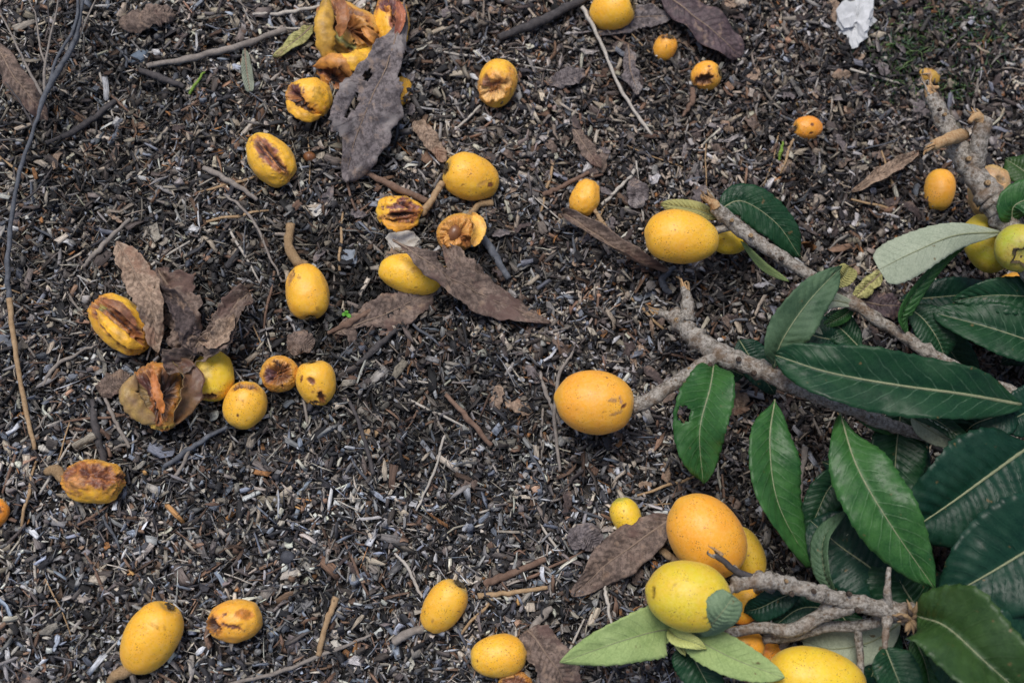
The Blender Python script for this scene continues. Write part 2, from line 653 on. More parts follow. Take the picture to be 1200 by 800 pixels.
def fruit_geo(c, A, L, W, colr, dents=(), egg=.08, lump=.03, nlat=44, nlon=60, calyx=True, tint=None, seed=0.0, plump=.85):
    """c centre, A unit axis to the calyx end, L, W in metres -> verts, faces, colours"""
    ref = BACK if abs(A.dot(BACK)) < .9 else UP
    B = (ref - A * ref.dot(A)).normalized()
    Cc = A.cross(B)
    verts, cols, dirs = [], [], []
    dd = []
    rs = random.Random(int(seed * 100))
    extra = [dict(c=(rs.uniform(-.7, .7), rs.uniform(-.65, .65)), r=(rs.uniform(.04, .11), rs.uniform(.02, .045)), rot=rs.uniform(0, 180), depth=.012,
                  col=rs.choice(((.22, .09, .025), (.34, .16, .04), (.13, .05, .02))), jag=1.0, amt=rs.uniform(.4, .8)) for _ in range(rs.randint(1, 3))] if W > .012 else []
    for d in list(dents) + extra:
        dx, dy = d['c']
        w = math.sqrt(max(.02, 1 - dx * dx - dy * dy))
        n0 = (RIGHT * dx + UP * dy + BACK * w).normalized()
        rt = math.radians(d.get('rot', 0))
        e = RIGHT * math.cos(rt) + UP * math.sin(rt)
        e1 = (e - n0 * e.dot(n0)).normalized()
        dd.append((n0, e1, n0.cross(e1), d))
    so = Vector((seed, seed * .7, -seed))
    for i in range(nlat + 1):
        t = math.pi * i / nlat
        x0, r0 = math.cos(t), math.sin(t)
        for k in range(nlon):
            ph = 2 * math.pi * k / nlon
            n = A * x0 + (B * math.cos(ph) + Cc * math.sin(ph)) * r0
            r = (r0 ** plump) * (1 + egg * x0)
            x = x0
            if calyx:
                x -= .17 * math.exp(-(r0 / .22) ** 2) * (1 if x0 > 0 else 0)
            x += .05 * math.exp(-(r0 / .16) ** 2) * (1 if x0 > 0 else .6)
            k1 = 1 + lump * noise.noise(n * 1.5 + so) + lump * .45 * noise.noise(n * 3.7 + so)
            p = A * (x * L / 2 * k1) + (B * math.cos(ph) + Cc * math.sin(ph)) * (r * W / 2 * k1)
            cl = Vector(colr)
            if tint:
                f = float(sstep(tint[2], tint[2] + .45, x0 * (1 if tint[1] > 0 else -1) + .12 * noise.noise(n * 3 + so)))
                cl = cl.lerp(Vector(tint[0]), f * abs(tint[1]))
            else:
                cl = cl.lerp(Vector((.62, .44, .04)), .30 * float(sstep(.72, 1, abs(x0))))
            rot_ = 0.0
            wr = 0.0
            push = 0.0
            lift = 0.0
            for n0, e1, e2, d in dd:
                gs = 1.22 if d.get('depth', 0) > .15 else 1.0
                z = n.dot(n0)
                if z < -.05:
                    continue
                q = math.sqrt((n.dot(e1) / (d['r'][0] * gs)) ** 2 + (n.dot(e2) / (d['r'][1] * gs)) ** 2)
                q *= 1 + d.get('jag', .35) * noise.noise(n * 4.2 + so * 2) + .18 * noise.noise(n * 11 + so)
                if q > 2.2:
                    continue
                if d.get('depth', 0) > .12:
                    wr = max(wr, math.exp(-((q - .9) / .42) ** 2))
                wgt = 1 - float(sstep(d.get('soft', .70), 1.02, q))
                if d.get('depth', 0) > .15:
                    lift = max(lift, .055 * math.exp(-((q - 1.06) / .10) ** 2))
                push = max(push, wgt * d.get('depth', 0) * (1 + .22 * noise.noise(n * 7 + so)))
                cw = 1 - float(sstep(.88, 1.16, q))
                cc = Vector(d['col']) * (.85 if d.get('depth', 0) > .15 else .95) * (1 + .7 * noise.noise(n * 6 + so) + .6 * noise.noise(n * 15 - so))
                if d.get('depth', 0) > .15:
                    cl = cl.lerp(Vector((.40, .14, .03)), .75 * (1 - float(sstep(1.0, 1.75, q))))
                rim = d.get('rim')
                if rim:
                    rw = math.exp(-((q - .92) / .14) ** 2)
                    cc = cc.lerp(Vector(rim), rw * .85)
                cl = cl.lerp(cc, cw * d.get('amt', 1.0))
                rot_ = max(rot_, cw * d.get('amt', 1.0))
            if wr > .02:
                p = p * (1 + wr * (.05 * noise.noise(Vector((n.dot(RIGHT) * 5, n.dot(UP) * 14, n.dot(BACK) * 9)) + so) + .03 * noise.noise(n * 19 + so) - .02))
            if lift > .004 and push < .1:
                p = p * (1 + lift * (1 + .8 * noise.noise(n * 9 + so)))
            if push:
                p = p * (1 - .92 * min(push, 1.0)) if push > 0 else p * (1 - push)
            verts.append(c + p)
            cols.append((max(.004, cl.x), max(.003, cl.y), max(.002, cl.z), 1 - rot_))
    faces = []
    for i in range(nlat):
        for k in range(nlon):
            a0, a1 = i * nlon + k, i * nlon + (k + 1) % nlon
            faces.append((a0, a0 + nlon, a1 + nlon, a1))
    return verts, faces, cols


def calyx_geo(tip, A, r, seed=0):
    """shrivelled five-pointed calyx crown sitting in the dimple"""
    ref = BACK if abs(A.dot(BACK)) < .9 else UP
    B = (ref - A * ref.dot(A)).normalized()
    Cc = A.cross(B)
    v, f = [], []
    v.append(tip - A * r * .75)
    for k in range(20):
        a = 2 * math.pi * k / 20
        d = B * math.cos(a) + Cc * math.sin(a)
        v.append(tip + d * r * .50 - A * r * .25)
    for k in range(20):
        a = 2 * math.pi * k / 20
        d = B * math.cos(a) + Cc * math.sin(a)
        pk = abs(((k % 4) / 4) * 2 - 1)
        rr = r * (.62 + .55 * pk + .2 * noise.noise(Vector((k * 1.7, seed, 0))))
        v.append(tip + d * rr + A * r * (.10 + .12 * noise.noise(Vector((k, 3 + seed, 1)))))
    for k in range(20):
        a0, a1 = k, (k + 1) % 20
        f.append((0, 1 + a0, 1 + a1))
        f.append((1 + a0, 21 + a0, 21 + a1, 1 + a1))
    # underside so it has thickness
    off = len(v)
    for k in range(20):
        p = Vector(v[21 + k])
        v.append(p - A * r * .28)
    for k in range(20):
        a0, a1 = k, (k + 1) % 20
        f.append((21 + a0, off + a0, off + a1, 21 + a1))
    f.append(tuple(off + k for k in reversed(range(20))))
    return v, f


FRUITS = []


def loquat(label, px, py, Lp, Wp, ang, colr=YEL, z=None, el=0.0, calyx=True, dents=(), egg=.07, lump=.035, tint=None,
           seed_at=None, res=1.0, stem=None, plump=.85, sink=.0, group=None, name="loquat", air=False, cr=1.0):
    a = math.radians(ang)
    ca, sa = math.cos(a), math.sin(a)
    p0 = at(px, py, .02)
    Wm = Wp * mpp(p0)
    if z is None:
        z = Wm * .47 + (.0005 if Wp > 32 else .0028) - sink + float(H(p0.x, p0.y))
    c = at(px, py, z)
    m = mpp(c)
    Wm = Wp * m
    if air:
        A = RIGHT * ca + UP * sa
        Lm = Lp * m
    else:
        e1, e2 = at(px + ca * Lp / 2, py - sa * Lp / 2, z), at(px - ca * Lp / 2, py + sa * Lp / 2, z)
        A = (e1 - e2).normalized()
        Lm = (e1 - e2).length
    if el:
        er = math.radians(el)
        A = (A * math.cos(er) + (BACK if air else Vector((0, 0, 1))) * math.sin(er)).normalized()
    hi = len(dents) > 0
    sd = len(FRUITS) * 3.37 + 1
    v, f, cs = fruit_geo(c, A, Lm, Wm, colr, dents, egg, lump, int((64 if hi else 40) * res), int((84 if hi else 52) * res),
                         calyx, tint, sd, plump)
    base = Vector((c.x, c.y, min(q.z for q in v)))
    parts_ = calyx or seed_at or stem
    bm_ = mesh_from("body" if parts_ else name, rebase(v, base), f, (SKIN,), attrs={"Col": ('FLOAT_COLOR', cs)})
    root = link(name, None if parts_ else bm_, None, label, "loquat", group, loc=base)
    if parts_:
        link("body", bm_, root)
    if calyx:
        tip = c + A * (Lm / 2 * .985)
        cv, cf = calyx_geo(tip, A, Wm * .115 * cr, sd)
        link("calyx", mesh_from("calyx", rebase(cv, base), cf, (CALYX,), smooth=False), root)
    if seed_at:
        sx, sy, sl, sw, sang, dep = seed_at
        sc = at(px + sx, py + sy, z + dep * Wm)
        sa2 = math.radians(sang)
        sv, sf, _ = fruit_geo(sc, RIGHT * math.cos(sa2) + UP * math.sin(sa2), sl * m, sw * m, BROWN, (), .1, .03, 16, 20, False)
        link("seed", mesh_from("seed", rebase(sv, base), sf, (SEED,)), root)
    if stem:
        pts = [c - A * (Lm / 2 * .93)] + [gat(q[0], q[1], q[2]) for q in stem['pts']]
        tube_obj("stalk", pts, [w * m / 2 for w in stem['w']], stem.get('mat', STALK), root, seg=9, knob=.3, freq=220)
    FRUITS.append((c, A, Lm, Wm, root))
    return c, A, Lm, Wm, root


def D(cx, cy, rx, ry, rot=0, depth=.2, col=BROWN, **k):
    return dict(c=(cx, cy), r=(rx, ry), rot=rot, depth=depth, col=col, **k)


# fruit lying on the mulch ------------------------------------------------
loquat("round orange loquat with open calyx beside the purple leaf and the pale thin stick", 717, 12, 52, 47, 5, YEL, el=28, cr=1.5)
loquat("tiny orange loquat with a dark nick, beside the tip of the purple leaf", 779, 57, 29, 27, 60, ORA, el=52, cr=1.4,
       dents=[D(.05, .8, .42, .34, 0, .5, DARK)])
loquat("small round loquat with a dark bite and brown knob, below the purple leaf", 827, 89, 35, 34, 0, ORA, el=32, cr=1.2,
       dents=[D(-.25, -.45, .52, .30, 25, .55, BROWN, rim=DARK), D(.1, .45, .12, .09, 0, .05, BROWN)])
loquat("small deep orange loquat with three dark spots, alone on the mulch", 947, 150, 34, 28, 185, DEEP, el=12,
       dents=[D(.15, .15, .14, .12, 0, .04, BROWN), D(.1, -.55, .16, .12, 0, .04, BROWN)])
loquat("smooth orange upright oval loquat lying beside the broken grey branch tip", 1101, 223, 47, 36, 85, ORA, calyx=False, lump=.02)
loquat("dull yellow loquat half hidden in the patch of grass", 1089, 90, 26, 18, -25, (.34, .22, .03), calyx=False,
       dents=[D(-.2, -.1, .2, .9, 0, .08, TAN)])
loquat("loquat with a scooped brown hollow, alone between the grey torn leaf and the pale stick", 583, 98, 52, 46, 75, YEL, calyx=False,
       dents=[D(-.22, -.36, .66, .40, 22, .50, (.36, .15, .04), rim=(.75, .48, .18)), D(-.62, .0, .22, .34, 0, .10, PURP, amt=.8), D(-.1, -.10, .30, .12, 20, .3, (.25, .09, .03))])
loquat("loquat with a dark wedge-shaped split, left of the grey torn leaf", 362, 115, 54, 47, -8, YEL, calyx=False, lump=.09,
       dents=[D(-.55, -.12, .62, .26, -42, .62, (.07, .025, .02), rim=(.16, .05, .045)), D(-.55, .32, .42, .26, -20, .13, PURP), D(-.3, -.62, .5, .13, -22, .35, (.05, .02, .012)),
              D(.55, .05, .25, .35, 0, .02, (.45, .26, .03), amt=.7)])
loquat("oval loquat split along its back in a purple brown groove", 317, 186, 66, 50, -52, YEL, calyx=False, lump=.07,
       dents=[D(.0, .22, .78, .40, -52, .14, (.20, .065, .06), amt=.95), D(.22, .10, .62, .10, -50, .45, (.05, .02, .02)), D(-.22, .28, .5, .08, -50, .38, (.09, .03, .03)), D(.02, .2, .6, .07, -52, .02, (.45, .20, .08))])
loquat("plump yellow loquat with a green calyx end, lying clear above the torn brown leaf", 552, 208, 68, 54, 168, YEL, el=20,
       tint=((.30, .32, .06), .75, .78), dents=[D(.45, -.35, .3, .1, 30, .02, TAN, amt=.6), D(.75, -.35, .14, .1, 0, .03, BROWN)])
loquat("small orange pear-shaped loquat above the rolled dry leaf", 686, 231, 41, 35, 250, ORA, calyx=False, lump=.10,
       stem=dict(pts=[], w=[1, 1]) if False else None)
loquat("shrivelled loquat with a purple bruised half beside the short tan stalk", 469, 249, 52, 39, 172, YEL, calyx=False, lump=.14,
       dents=[D(.35, .05, .70, .80, 0, .14, (.17, .055, .05), jag=.5), D(.15, -.22, .60, .14, 10, .55, (.05, .02, .015), jag=.5), D(.0, -.62, .55, .09, 0, .22, (.30, .11, .03)),
              D(.40, .42, .34, .12, -20, .4, (.06, .022, .02)), D(.1, .12, .5, .05, 8, .02, (.55, .28, .08))])
loquat("split open loquat showing one brown seed", 536, 273, 48, 43, 30, (.70, .34, .045), calyx=False, lump=.07,
       dents=[D(-.08, .0, .60, .62, 0, .60, (.50, .23, .06), rim=(.60, .30, .08)), D(.55, -.5, .2, .4, 40, .35, (.30, .11, .03))], seed_at=(-4, 1, 23, 18, 70, .12),
       stem=dict(pts=[(552, 250, .016), (562, 240, .012), (577, 238, .010)], w=[8, 7, 7, 9], mat=STALK))
loquat("bright yellow loquat half covered by the torn brown leaf", 481, 321, 76, 47, -12, (.80, .46, .02), calyx=False,
       dents=[D(.45, .2, .4, .18, 20, .02, (.55, .26, .02), amt=.7)])
loquat("yellow loquat with a thick brown stalk, its calyx pointing away from the stalk", 360, 342, 64, 51, -82, YEL, lump=.04,
       stem=dict(pts=[(347, 305, .020), (338, 287, .016), (341, 263, .013)], w=[15, 13, 11, 11]), tint=((.5, .36, .06), .6, .8),
       dents=[D(-.72, .55, .30, .42, 20, .12, TAN, amt=.9)])
loquat("large loquat with a long torn brown gash, against the tan crumpled leaf", 141, 379, 80, 56, -42, YEL, calyx=False, lump=.10,
       dents=[D(.10, .12, .84, .40, -42, .30, (.30, .11, .05), rim=(.10, .03, .025), jag=.45), D(.12, .30, .60, .10, -42, .52, (.07, .025, .018)), D(.05, -.05, .5, .14, -42, .28, (.50, .26, .09), amt=.8),
              D(-.55, .55, .16, .22, 0, .06, (.22, .20, .05))])
loquat("greenish yellow loquat under the edge of the grey crumpled leaf", 249, 440, 58, 50, 80, LEM, calyx=False, egg=-.10,
       dents=[D(-.35, .25, .45, .5, 0, .02, (.40, .30, .12), amt=.55), D(-.12, -.82, .36, .16, 20, .3, BROWN)], lump=.05)
loquat("rotten dark open loquat, its two brown valves spread beneath the grey crumpled leaf", 187, 467, 78, 60, -78, (.17, .10, .04), calyx=False, lump=.10, egg=-.25,
       dents=[D(-.30, .15, .36, .70, 18, .48, (.085, .03, .024), jag=.5), D(.42, .22, .36, .74, -22, .66, (.035, .016, .014), jag=.4),
              D(.06, .1, .10, .85, 10, .06, (.36, .12, .03)), D(-.72, .2, .2, .6, 20, .06, (.20, .13, .05)), D(.1, -.85, .6, .12, 0, .02, (.50, .32, .06))],
       stem=dict(pts=[(202, 505, .012), (208, 526, .009)], w=[6, 5, 5]) if False else None)
loquat("yellow loquat with a dark rimmed top, between the greenish loquat and the small hollow one", 287, 475, 56, 50, 65, YEL, calyx=False,
       dents=[D(.15, .86, .42, .16, 0, .3, BROWN, rim=DARK), D(-.1, -.35, .06, .06, 0, .02, BROWN)])
loquat("small hollow loquat eaten out to a brown bowl", 328, 438, 44, 43, 180, ORA, calyx=False,
       dents=[D(.14, .02, .56, .54, 0, .66, (.17, .06, .018), rim=(.08, .025, .01)), D(-.50, -.05, .26, .30, 0, .20, (.12, .05, .05)), D(.25, .15, .35, .12, 20, .8, (.05, .018, .008)), D(.05, .7, .28, .10, 0, .3, DARK)])
loquat("orange loquat with brown marks and a grey calyx end, beside the small hollow one", 371, 449, 53, 46, 103, YEL, el=22, tint=((.28, .24, .10), .7, .80),
       dents=[D(-.1, .12, .22, .16, -30, .10, BROWN), D(-.6, .2, .22, .09, 50, .06, BROWN), D(.35, -.62, .14, .30, 15, .22, BROWN), D(-.05, -.85, .25, .1, 0, .2, DARK)], egg=.14)
loquat("oval loquat with a collapsed brown upper half and short brown stalk", 109, 564, 72, 52, -4, YEL, calyx=False, lump=.09,
       dents=[D(.10, .48, .80, .46, -6, .16, (.25, .085, .032), jag=.4, rim=(.13, .045, .03)), D(.34, .52, .46, .18, -14, .40, (.13, .042, .02), jag=.5), D(-.10, .55, .16, .30, 30, .30, (.11, .035, .02)), D(-.45, .05, .40, .42, 0, .03, (.36, .16, .05), amt=.85)],
       stem=dict(pts=[(66, 551, .017), (54, 552, .013)], w=[13, 14, 9]))
loquat("dark orange loquat with a brown patch, lying apart beside fine chips", -6, 602, 38, 30, 60, DEEP, calyx=False, dents=[D(.3, .3, .5, .4, 0, .08, BROWN)])
loquat("longest smooth orange loquat with a green tinged calyx, lying beside the brown-flecked one", 177, 747, 96, 63, 56, YEL, lump=.025, el=20, cr=.9,
       tint=((.30, .28, .06), .55, .82), dents=[D(.25, .45, .22, .06, -35, .01, (.6, .30, .02), amt=.8)],
       stem=dict(pts=[(138, 790, .012), (128, 800, .008)], w=[16, 14, 9]))
loquat("orange loquat flecked brown with a shrivelled brown beak", 275, 727, 64, 50, 8, ORA, calyx=False, lump=.06,
       dents=[D(-.70, -.02, .30, .28, 0, .34, (.10, .035, .015), rim=DARK), D(.0, -.02, .34, .07, -25, .08, (.10, .03, .012), jag=.9), D(.30, -.12, .3, .06, -30, .06, BROWN, jag=.9), D(.55, .45, .4, .22, 0, .06, (.36, .11, .02), amt=.8), D(-.2, .5, .1, .06, 0, .03, BROWN)])
loquat("yellow oval loquat with a cut tan stalk and grey green calyx", 520, 710, 70, 47, 55, YEL, el=24, lump=.03, tint=((.26, .28, .12), .9, .74), cr=1.3,
       stem=dict(pts=[(480, 741, .012), (461, 752, .009)], w=[10, 11, 11], mat=STICKS['grey']))
loquat("smooth orange loquat beside the folded brown leaf", 584, 768, 66, 50, 8, YEL, calyx=False, lump=.03,
       dents=[D(-.72, -.02, .05, .06, 0, .02, BROWN), D(-.1, -.92, .4, .08, 0, .1, BROWN)])
loquat("small yellow loquat with a green end, beside the brown veined leaf", 734, 605, 46, 35, 115, LEM, calyx=False, tint=((.20, .30, .03), .95, .62), lump=.03)
loquat("burst loquat skin with green and brown folds, above the grey torn leaf", 409, 36, 88, 56, -42, (.52, .29, .05), calyx=False, lump=.22, sink=.006,
       dents=[D(.14, .20, .60, .34, -45, .72, (.13, .05, .022), jag=.6, rim=(.40, .17, .04)), D(-.58, .25, .13, .62, 14, .50, (.09, .035, .018), jag=.6),
              D(.60, -.36, .50, .10, -42, .50, (.16, .055, .02), jag=.5), D(-.3, -.45, .40, .13, -30, .10, (.30, .29, .09), jag=.6), D(-.25, .1, .12, .5, 10, .08, (.55, .30, .05)), D(-.1, .75, .5, .3, 0, .3, (.22, .085, .03), jag=.6)])
loquat("split yellow loquat leaning on the stalk of the grey torn leaf", 459, 26, 56, 42, -82, YEL, calyx=False, lump=.13,
       dents=[D(.32, .15, .17, .85, 8, .55, (.07, .025, .022), jag=.5, rim=(.20, .065, .055)), D(-.35, .45, .34, .09, -30, .3, BROWN), D(.05, .85, .6, .3, 0, .25, PURP), D(.18, -.15, .24, .3, 0, .08, (.30, .11, .06))])
loquat("curled brown remnant of loquat skin touching the wedge-split loquat", 391, 91, 50, 36, -48, (.45, .20, .045), calyx=False, lump=.2, sink=.006,
       dents=[D(.1, -.1, .72, .42, -45, .66, (.06, .025, .018), jag=.4, rim=(.26, .09, .03)), D(-.6, .3, .4, .4, 0, .1, (.24, .09, .05))])
loquat("orange loquat mostly hidden beneath the grey torn leaf", 469, 108, 34, 26, 70, YEL, calyx=False, sink=.004)
loquat("rotten red brown loquat next to the folded brown leaf", 603, 800, 40, 28, 0, (.34, .11, .03), calyx=False, lump=.12, dents=[D(0, .3, .6, .4, 0, .25, BROWN)])
loquat("small orange loquat on the ground deep under the dark leaves", 1187, 332, 30, 26, 0, ORA, calyx=False)

# ------------------------------------------------------------------ leaves
VEINK = 15


def leaf_geo(pts, wid, fold=.10, curl=.0, a=.75, b=.55, nu=84, nv=14, vein=.0006, wave=.0, jag=.0, roll=0.0, twist=0.0, thick=.00045,
             holes=(), crumple=0.0, seed=0.0, nveins=15, lanc=1.45, pucker=.022, up=None, cut=None, edge=.0):
    """pts: world midrib points base->tip; wid in metres"""
    path = spline(pts, nu)
    upv = up or (Vector((0, 0, 1)) * .6 + BACK * .6).normalized()
    if b >= .35:
        a, b = a * lanc, b * lanc
    peak = (a / (a + b)) ** a * (b / (a + b)) ** b
    top, nrm, luv, pxs = [], [], [], []
    L = sum((path[i + 1] - path[i]).length for i in range(nu))
    for i in range(nu + 1):
        u = i / nu
        T = (path[min(i + 1, nu)] - path[max(i - 1, 0)]).normalized()
        S = T.cross(upv).normalized()
        Nn = S.cross(T).normalized()
        ra = math.radians(roll + twist * (u - .3))
        S, Nn = S * math.cos(ra) + Nn * math.sin(ra), Nn * math.cos(ra) - S * math.sin(ra)
        uu = min(max(u, 0), 1)
        w = wid / 2 * (uu ** a) * ((1 - uu) ** b) / peak
        w = max(w, wid * .012)
        for j in range(nv + 1):
            v = j / nv * 2 - 1
            ww = w
            if jag:
                ww *= 1 + jag * noise.noise(Vector((u * 9, 3.1 * (1 if v > 0 else -1), seed))) + jag * .5 * noise.noise(Vector((u * 31, 5 * (1 if v > 0 else -1), seed)))
            else:
                tt = (u * nveins * 1.0) % 1.0
                ww *= 1 + .055 * tt * tt * min(1, u * 4) + .03 * noise.noise(Vector((u * 5, 2.0 if v > 0 else 7.0, seed)))
            av = abs(v)
            y = v * ww
            z = fold * av * ww * 1.0 + curl * (v * v) * wid * .5
            phs = u * nveins - av * nveins * .30 * .5
            fr = abs((phs % 1.0) - .5)
            z += vein * 1.2 * (.5 - .5 * math.cos(2 * math.pi * fr)) ** .7 * (1 - av * av) * min(1, av * 4)
            z += pucker * wid * (noise.noise(Vector((u * 7, v * 2.2, seed))) + .5 * noise.noise(Vector((u * 19, v * 4, seed)))) * min(1, av * 3)
            z += wave * math.sin(u * 17 + seed + (2 if v > 0 else 0)) * av ** 2 * wid * .5
            p = path[i] + S * y + Nn * z
            if crumple:
                q = p * 55 + Vector((seed, 0, 0))
                p = p + Nn * crumple * (noise.noise(q) + .7 * abs(noise.noise(q * 2.3)) + .35 * abs(noise.noise(q * 6))) + S * crumple * .4 * noise.noise(q + Vector((9, 9, 9)))
            top.append(p)
            nrm.append(Nn)
            luv.append((u, v, seed))
    nvp = nv + 1
    n = len(top)
    low = [top[k] - nrm[k] * thick for k in range(n)]
    faces, fm = [], []
    keep = set()
    for i in range(nu):
        for j in range(nv):
            u, v = (i + .5) / nu, (j + .5) / nv * 2 - 1
            dead = False
            for hu, hv, ru, rv in holes:
                q = ((u - hu) / ru) ** 2 + ((v - hv) / rv) ** 2
                if q * (1 + .6 * noise.noise(Vector((u * 14, v * 4, seed)))) < 1:
                    dead = True
            if not dead:
                keep.add((i, j))
    for (i, j) in keep:
        q = (i * nvp + j, i * nvp + j + 1, (i + 1) * nvp + j + 1, (i + 1) * nvp + j)
        faces.append(q[::-1] if False else (q[0], q[3], q[2], q[1]))
        fm.append(0)
        faces.append(tuple(k + n for k in q))
        fm.append(1)
        for (di, dj), (x, y) in (((-1, 0), (q[0], q[1])), ((1, 0), (q[2], q[3])), ((0, -1), (q[3], q[0])), ((0, 1), (q[1], q[2]))):
            if (i + di, j + dj) not in keep:
                faces.append((x, y, y + n, x + n))
                fm.append(2)
    rib = []
    for i in range(0, nu + 1, 3):
        k = i * nvp + nv // 2
        rib.append((top[k], nrm[k]))
    return top + low, faces, fm, luv + luv, rib


def add_leaf(name, pts, wid, mats, parent=None, rib_mat=None, ribw=None, ribside=1, **kw):
    tags = {k: kw.pop(k) for k in ("label", "cat", "group") if k in kw}
    ribcut = kw.pop("ribcut", 1.0)
    v, f, fm, luv, rib = leaf_geo(pts, wid, **kw)
    # the first face of the strip must look up: orientation is fixed from the frame
    base = parent.location if parent is not None else sum((Vector(p) for p in pts), Vector()) / len(pts)
    if parent is None:
        base = Vector((base.x, base.y, min(q.z for q in v)))
    o = link(name, mesh_from(name, rebase(v, base), f, mats, fm, attrs={"luv": ('FLOAT_VECTOR', luv)}), parent,
             loc=None if parent is not None else base, **tags)
    if rib_mat is not None:
        r0 = ribw or wid * .030
        n = len(rib)
        m = max(4, int(n * ribcut))
        path = [p + nn * (r0 * .12 * ribside) for p, nn in rib[:m]]
        rad = [r0 * (1 - .78 * i / (n - 1)) for i in range(m)]
        tv, tf = tube_geo(path, rad, 6, .1, 1.0)
        link("midrib", mesh_from("midrib", rebase(tv, base), tf, (rib_mat,)), o)
    return o


LEAF_TOP = leaf_mat("leaf_dark_green", (.003, .022, .009), (.009, .043, .015), (.07, .125, .075), rough=.38, spec=.24)
LEAF_MID = leaf_mat("leaf_mid_green", (.009, .046, .011), (.030, .098, .020), (.10, .175, .085), rough=.38, spec=.26)
LEAF_PGR = leaf_mat("leaf_pale_grey", (.085, .14, .075), (.15, .21, .12), (.20, .27, .16), rough=.65, veinamt=.5, spec=.3)
LEAF_BLU = leaf_mat("leaf_blue_green", (.0025, .019, .011), (.006, .034, .018), (.013, .046, .028), rough=.38, veinamt=.6, spec=.22)
LEAF_GRY = leaf_mat("leaf_greyed_green", (.022, .055, .025), (.055, .10, .050), (.085, .135, .075), rough=.6, veinamt=.5)
LEAF_OLV = leaf_mat("leaf_olive_green", (.012, .034, .008), (.028, .066, .013), (.045, .075, .028), rough=.45, veinamt=.5)
LEAF_UND = leaf_mat("leaf_underside_grey", (.20, .235, .165), (.29, .32, .235), (.17, .20, .14), rough=.85, veinamt=.45, spec=.2)
LEAF_PAL = leaf_mat("leaf_underside_green", (.17, .245, .08), (.26, .335, .13), (.13, .19, .075), rough=.7, veinamt=.55, spec=.25)
LEAF_YEL = leaf_mat("leaf_young_yellow", (.34, .38, .11), (.44, .46, .17), (.38, .42, .16), rough=.6, veinamt=.4)
LEAF_KHA = leaf_mat("leaf_underside_khaki", (.20, .20, .07), (.29, .27, .10), (.24, .23, .09), rough=.8, veinamt=.3)
DEAD_GREY = leaf_mat("dead_leaf_grey", (.10, .084, .086), (.19, .165, .163), (.05, .038, .038), rough=.8, veinamt=.6, blotch=(.24, .215, .205), spec=.25)
DEAD_BRN = leaf_mat("dead_leaf_brown", (.12, .085, .068), (.205, .152, .122), (.065, .04, .03), rough=.75, veinamt=.5, blotch=(.10, .06, .05), spec=.3)
DEAD_TAN = leaf_mat("dead_leaf_tan", (.22, .15, .105), (.36, .27, .20), (.12, .075, .05), rough=.8, veinamt=.5, blotch=(.22, .13, .09), spec=.25)
DEAD_PUR = leaf_mat("dead_leaf_purple", (.055, .036, .040), (.095, .064, .068), (.03, .019, .022), rough=.6, veinamt=.8, spec=.35)
DEAD_DRK = leaf_mat("dead_leaf_dark", (.055, .04, .038), (.10, .075, .07), (.04, .03, .03), rough=.8, veinamt=.5, spec=.3)
DEAD_YG = leaf_mat("dead_leaf_yellowgreen", (.30, .29, .10), (.40, .38, .17), (.24, .23, .09), rough=.75, veinamt=.3, spec=.25)

# ------------------------------------------------------------------ loquat tree: trunk out of frame, branches reach in
TRUNK = at(1830, 640, 0.0)
tree = link("loquat_tree", None, None, "low loquat tree with grey knobbly branches and long dark green leaves", "tree",
            loc=Vector((TRUNK.x, TRUNK.y, float(H(TRUNK.x, TRUNK.y)) - .02)))


def W(px, py, z):
    return at(px, py, z)


TOPT = Vector((TRUNK.x, TRUNK.y, .30))
tube_obj("trunk", [Vector((TRUNK.x, TRUNK.y, -.03)), Vector((TRUNK.x + .01, TRUNK.y, .10)), Vector((TRUNK.x - .005, TRUNK.y + .01, .22)),
                   TOPT + Vector((.03, .02, .25)), TOPT + Vector((.10, .05, .75)), TOPT + Vector((.16, .10, 1.3))],
         [.055, .043, .040, .034, .026, .012], BARK, tree, n=40, seg=18, knob=.14, freq=40)


def J(dz):
    return Vector((TRUNK.x, TRUNK.y, dz))


def branch(pts, w, label, wob=.0012, tipmat=True, n=None):
    P = [p if isinstance(p, Vector) else W(*p) for p in pts]
    m = [mpp(p) for p in P]
    rad = [w[i] * m[i] / 2 if w[i] > .5 else w[i] for i in range(len(P))]
    nn_ = n or 14 * len(P)
    rad = lerp_list(rad, nn_)
    for _ in range(nn_ // 5):
        ci, am = random.uniform(0, nn_ * .75), random.uniform(.06, .24)
        rad = rad * (1 + am * np.exp(-((np.arange(nn_ + 1) - ci) / .9) ** 2))
    n = nn_
    o = tube_obj("branch", P, rad, BARK, tree, n=n or 12 * len(P), seg=18, knob=.13, wob=wob, freq=190, label=label)
    return o, P


def sub(parent, name, pts, w, mat=BARK, seg=10, knob=.25, n=None, wob=0.0, freq=200):
    P = [p if isinstance(p, Vector) else W(*p) for p in pts]
    m = mpp(P[0])
    path = spline(P, n or max(6, 5 * len(P)))
    v, f = tube_geo(path, lerp_list([x * m / 2 for x in w], len(path) - 1), seg, knob, random.uniform(0, 40), 1.0, freq)
    return link(name, mesh_from(name, rebase(v, tree.location), f, (mat,)), parent)


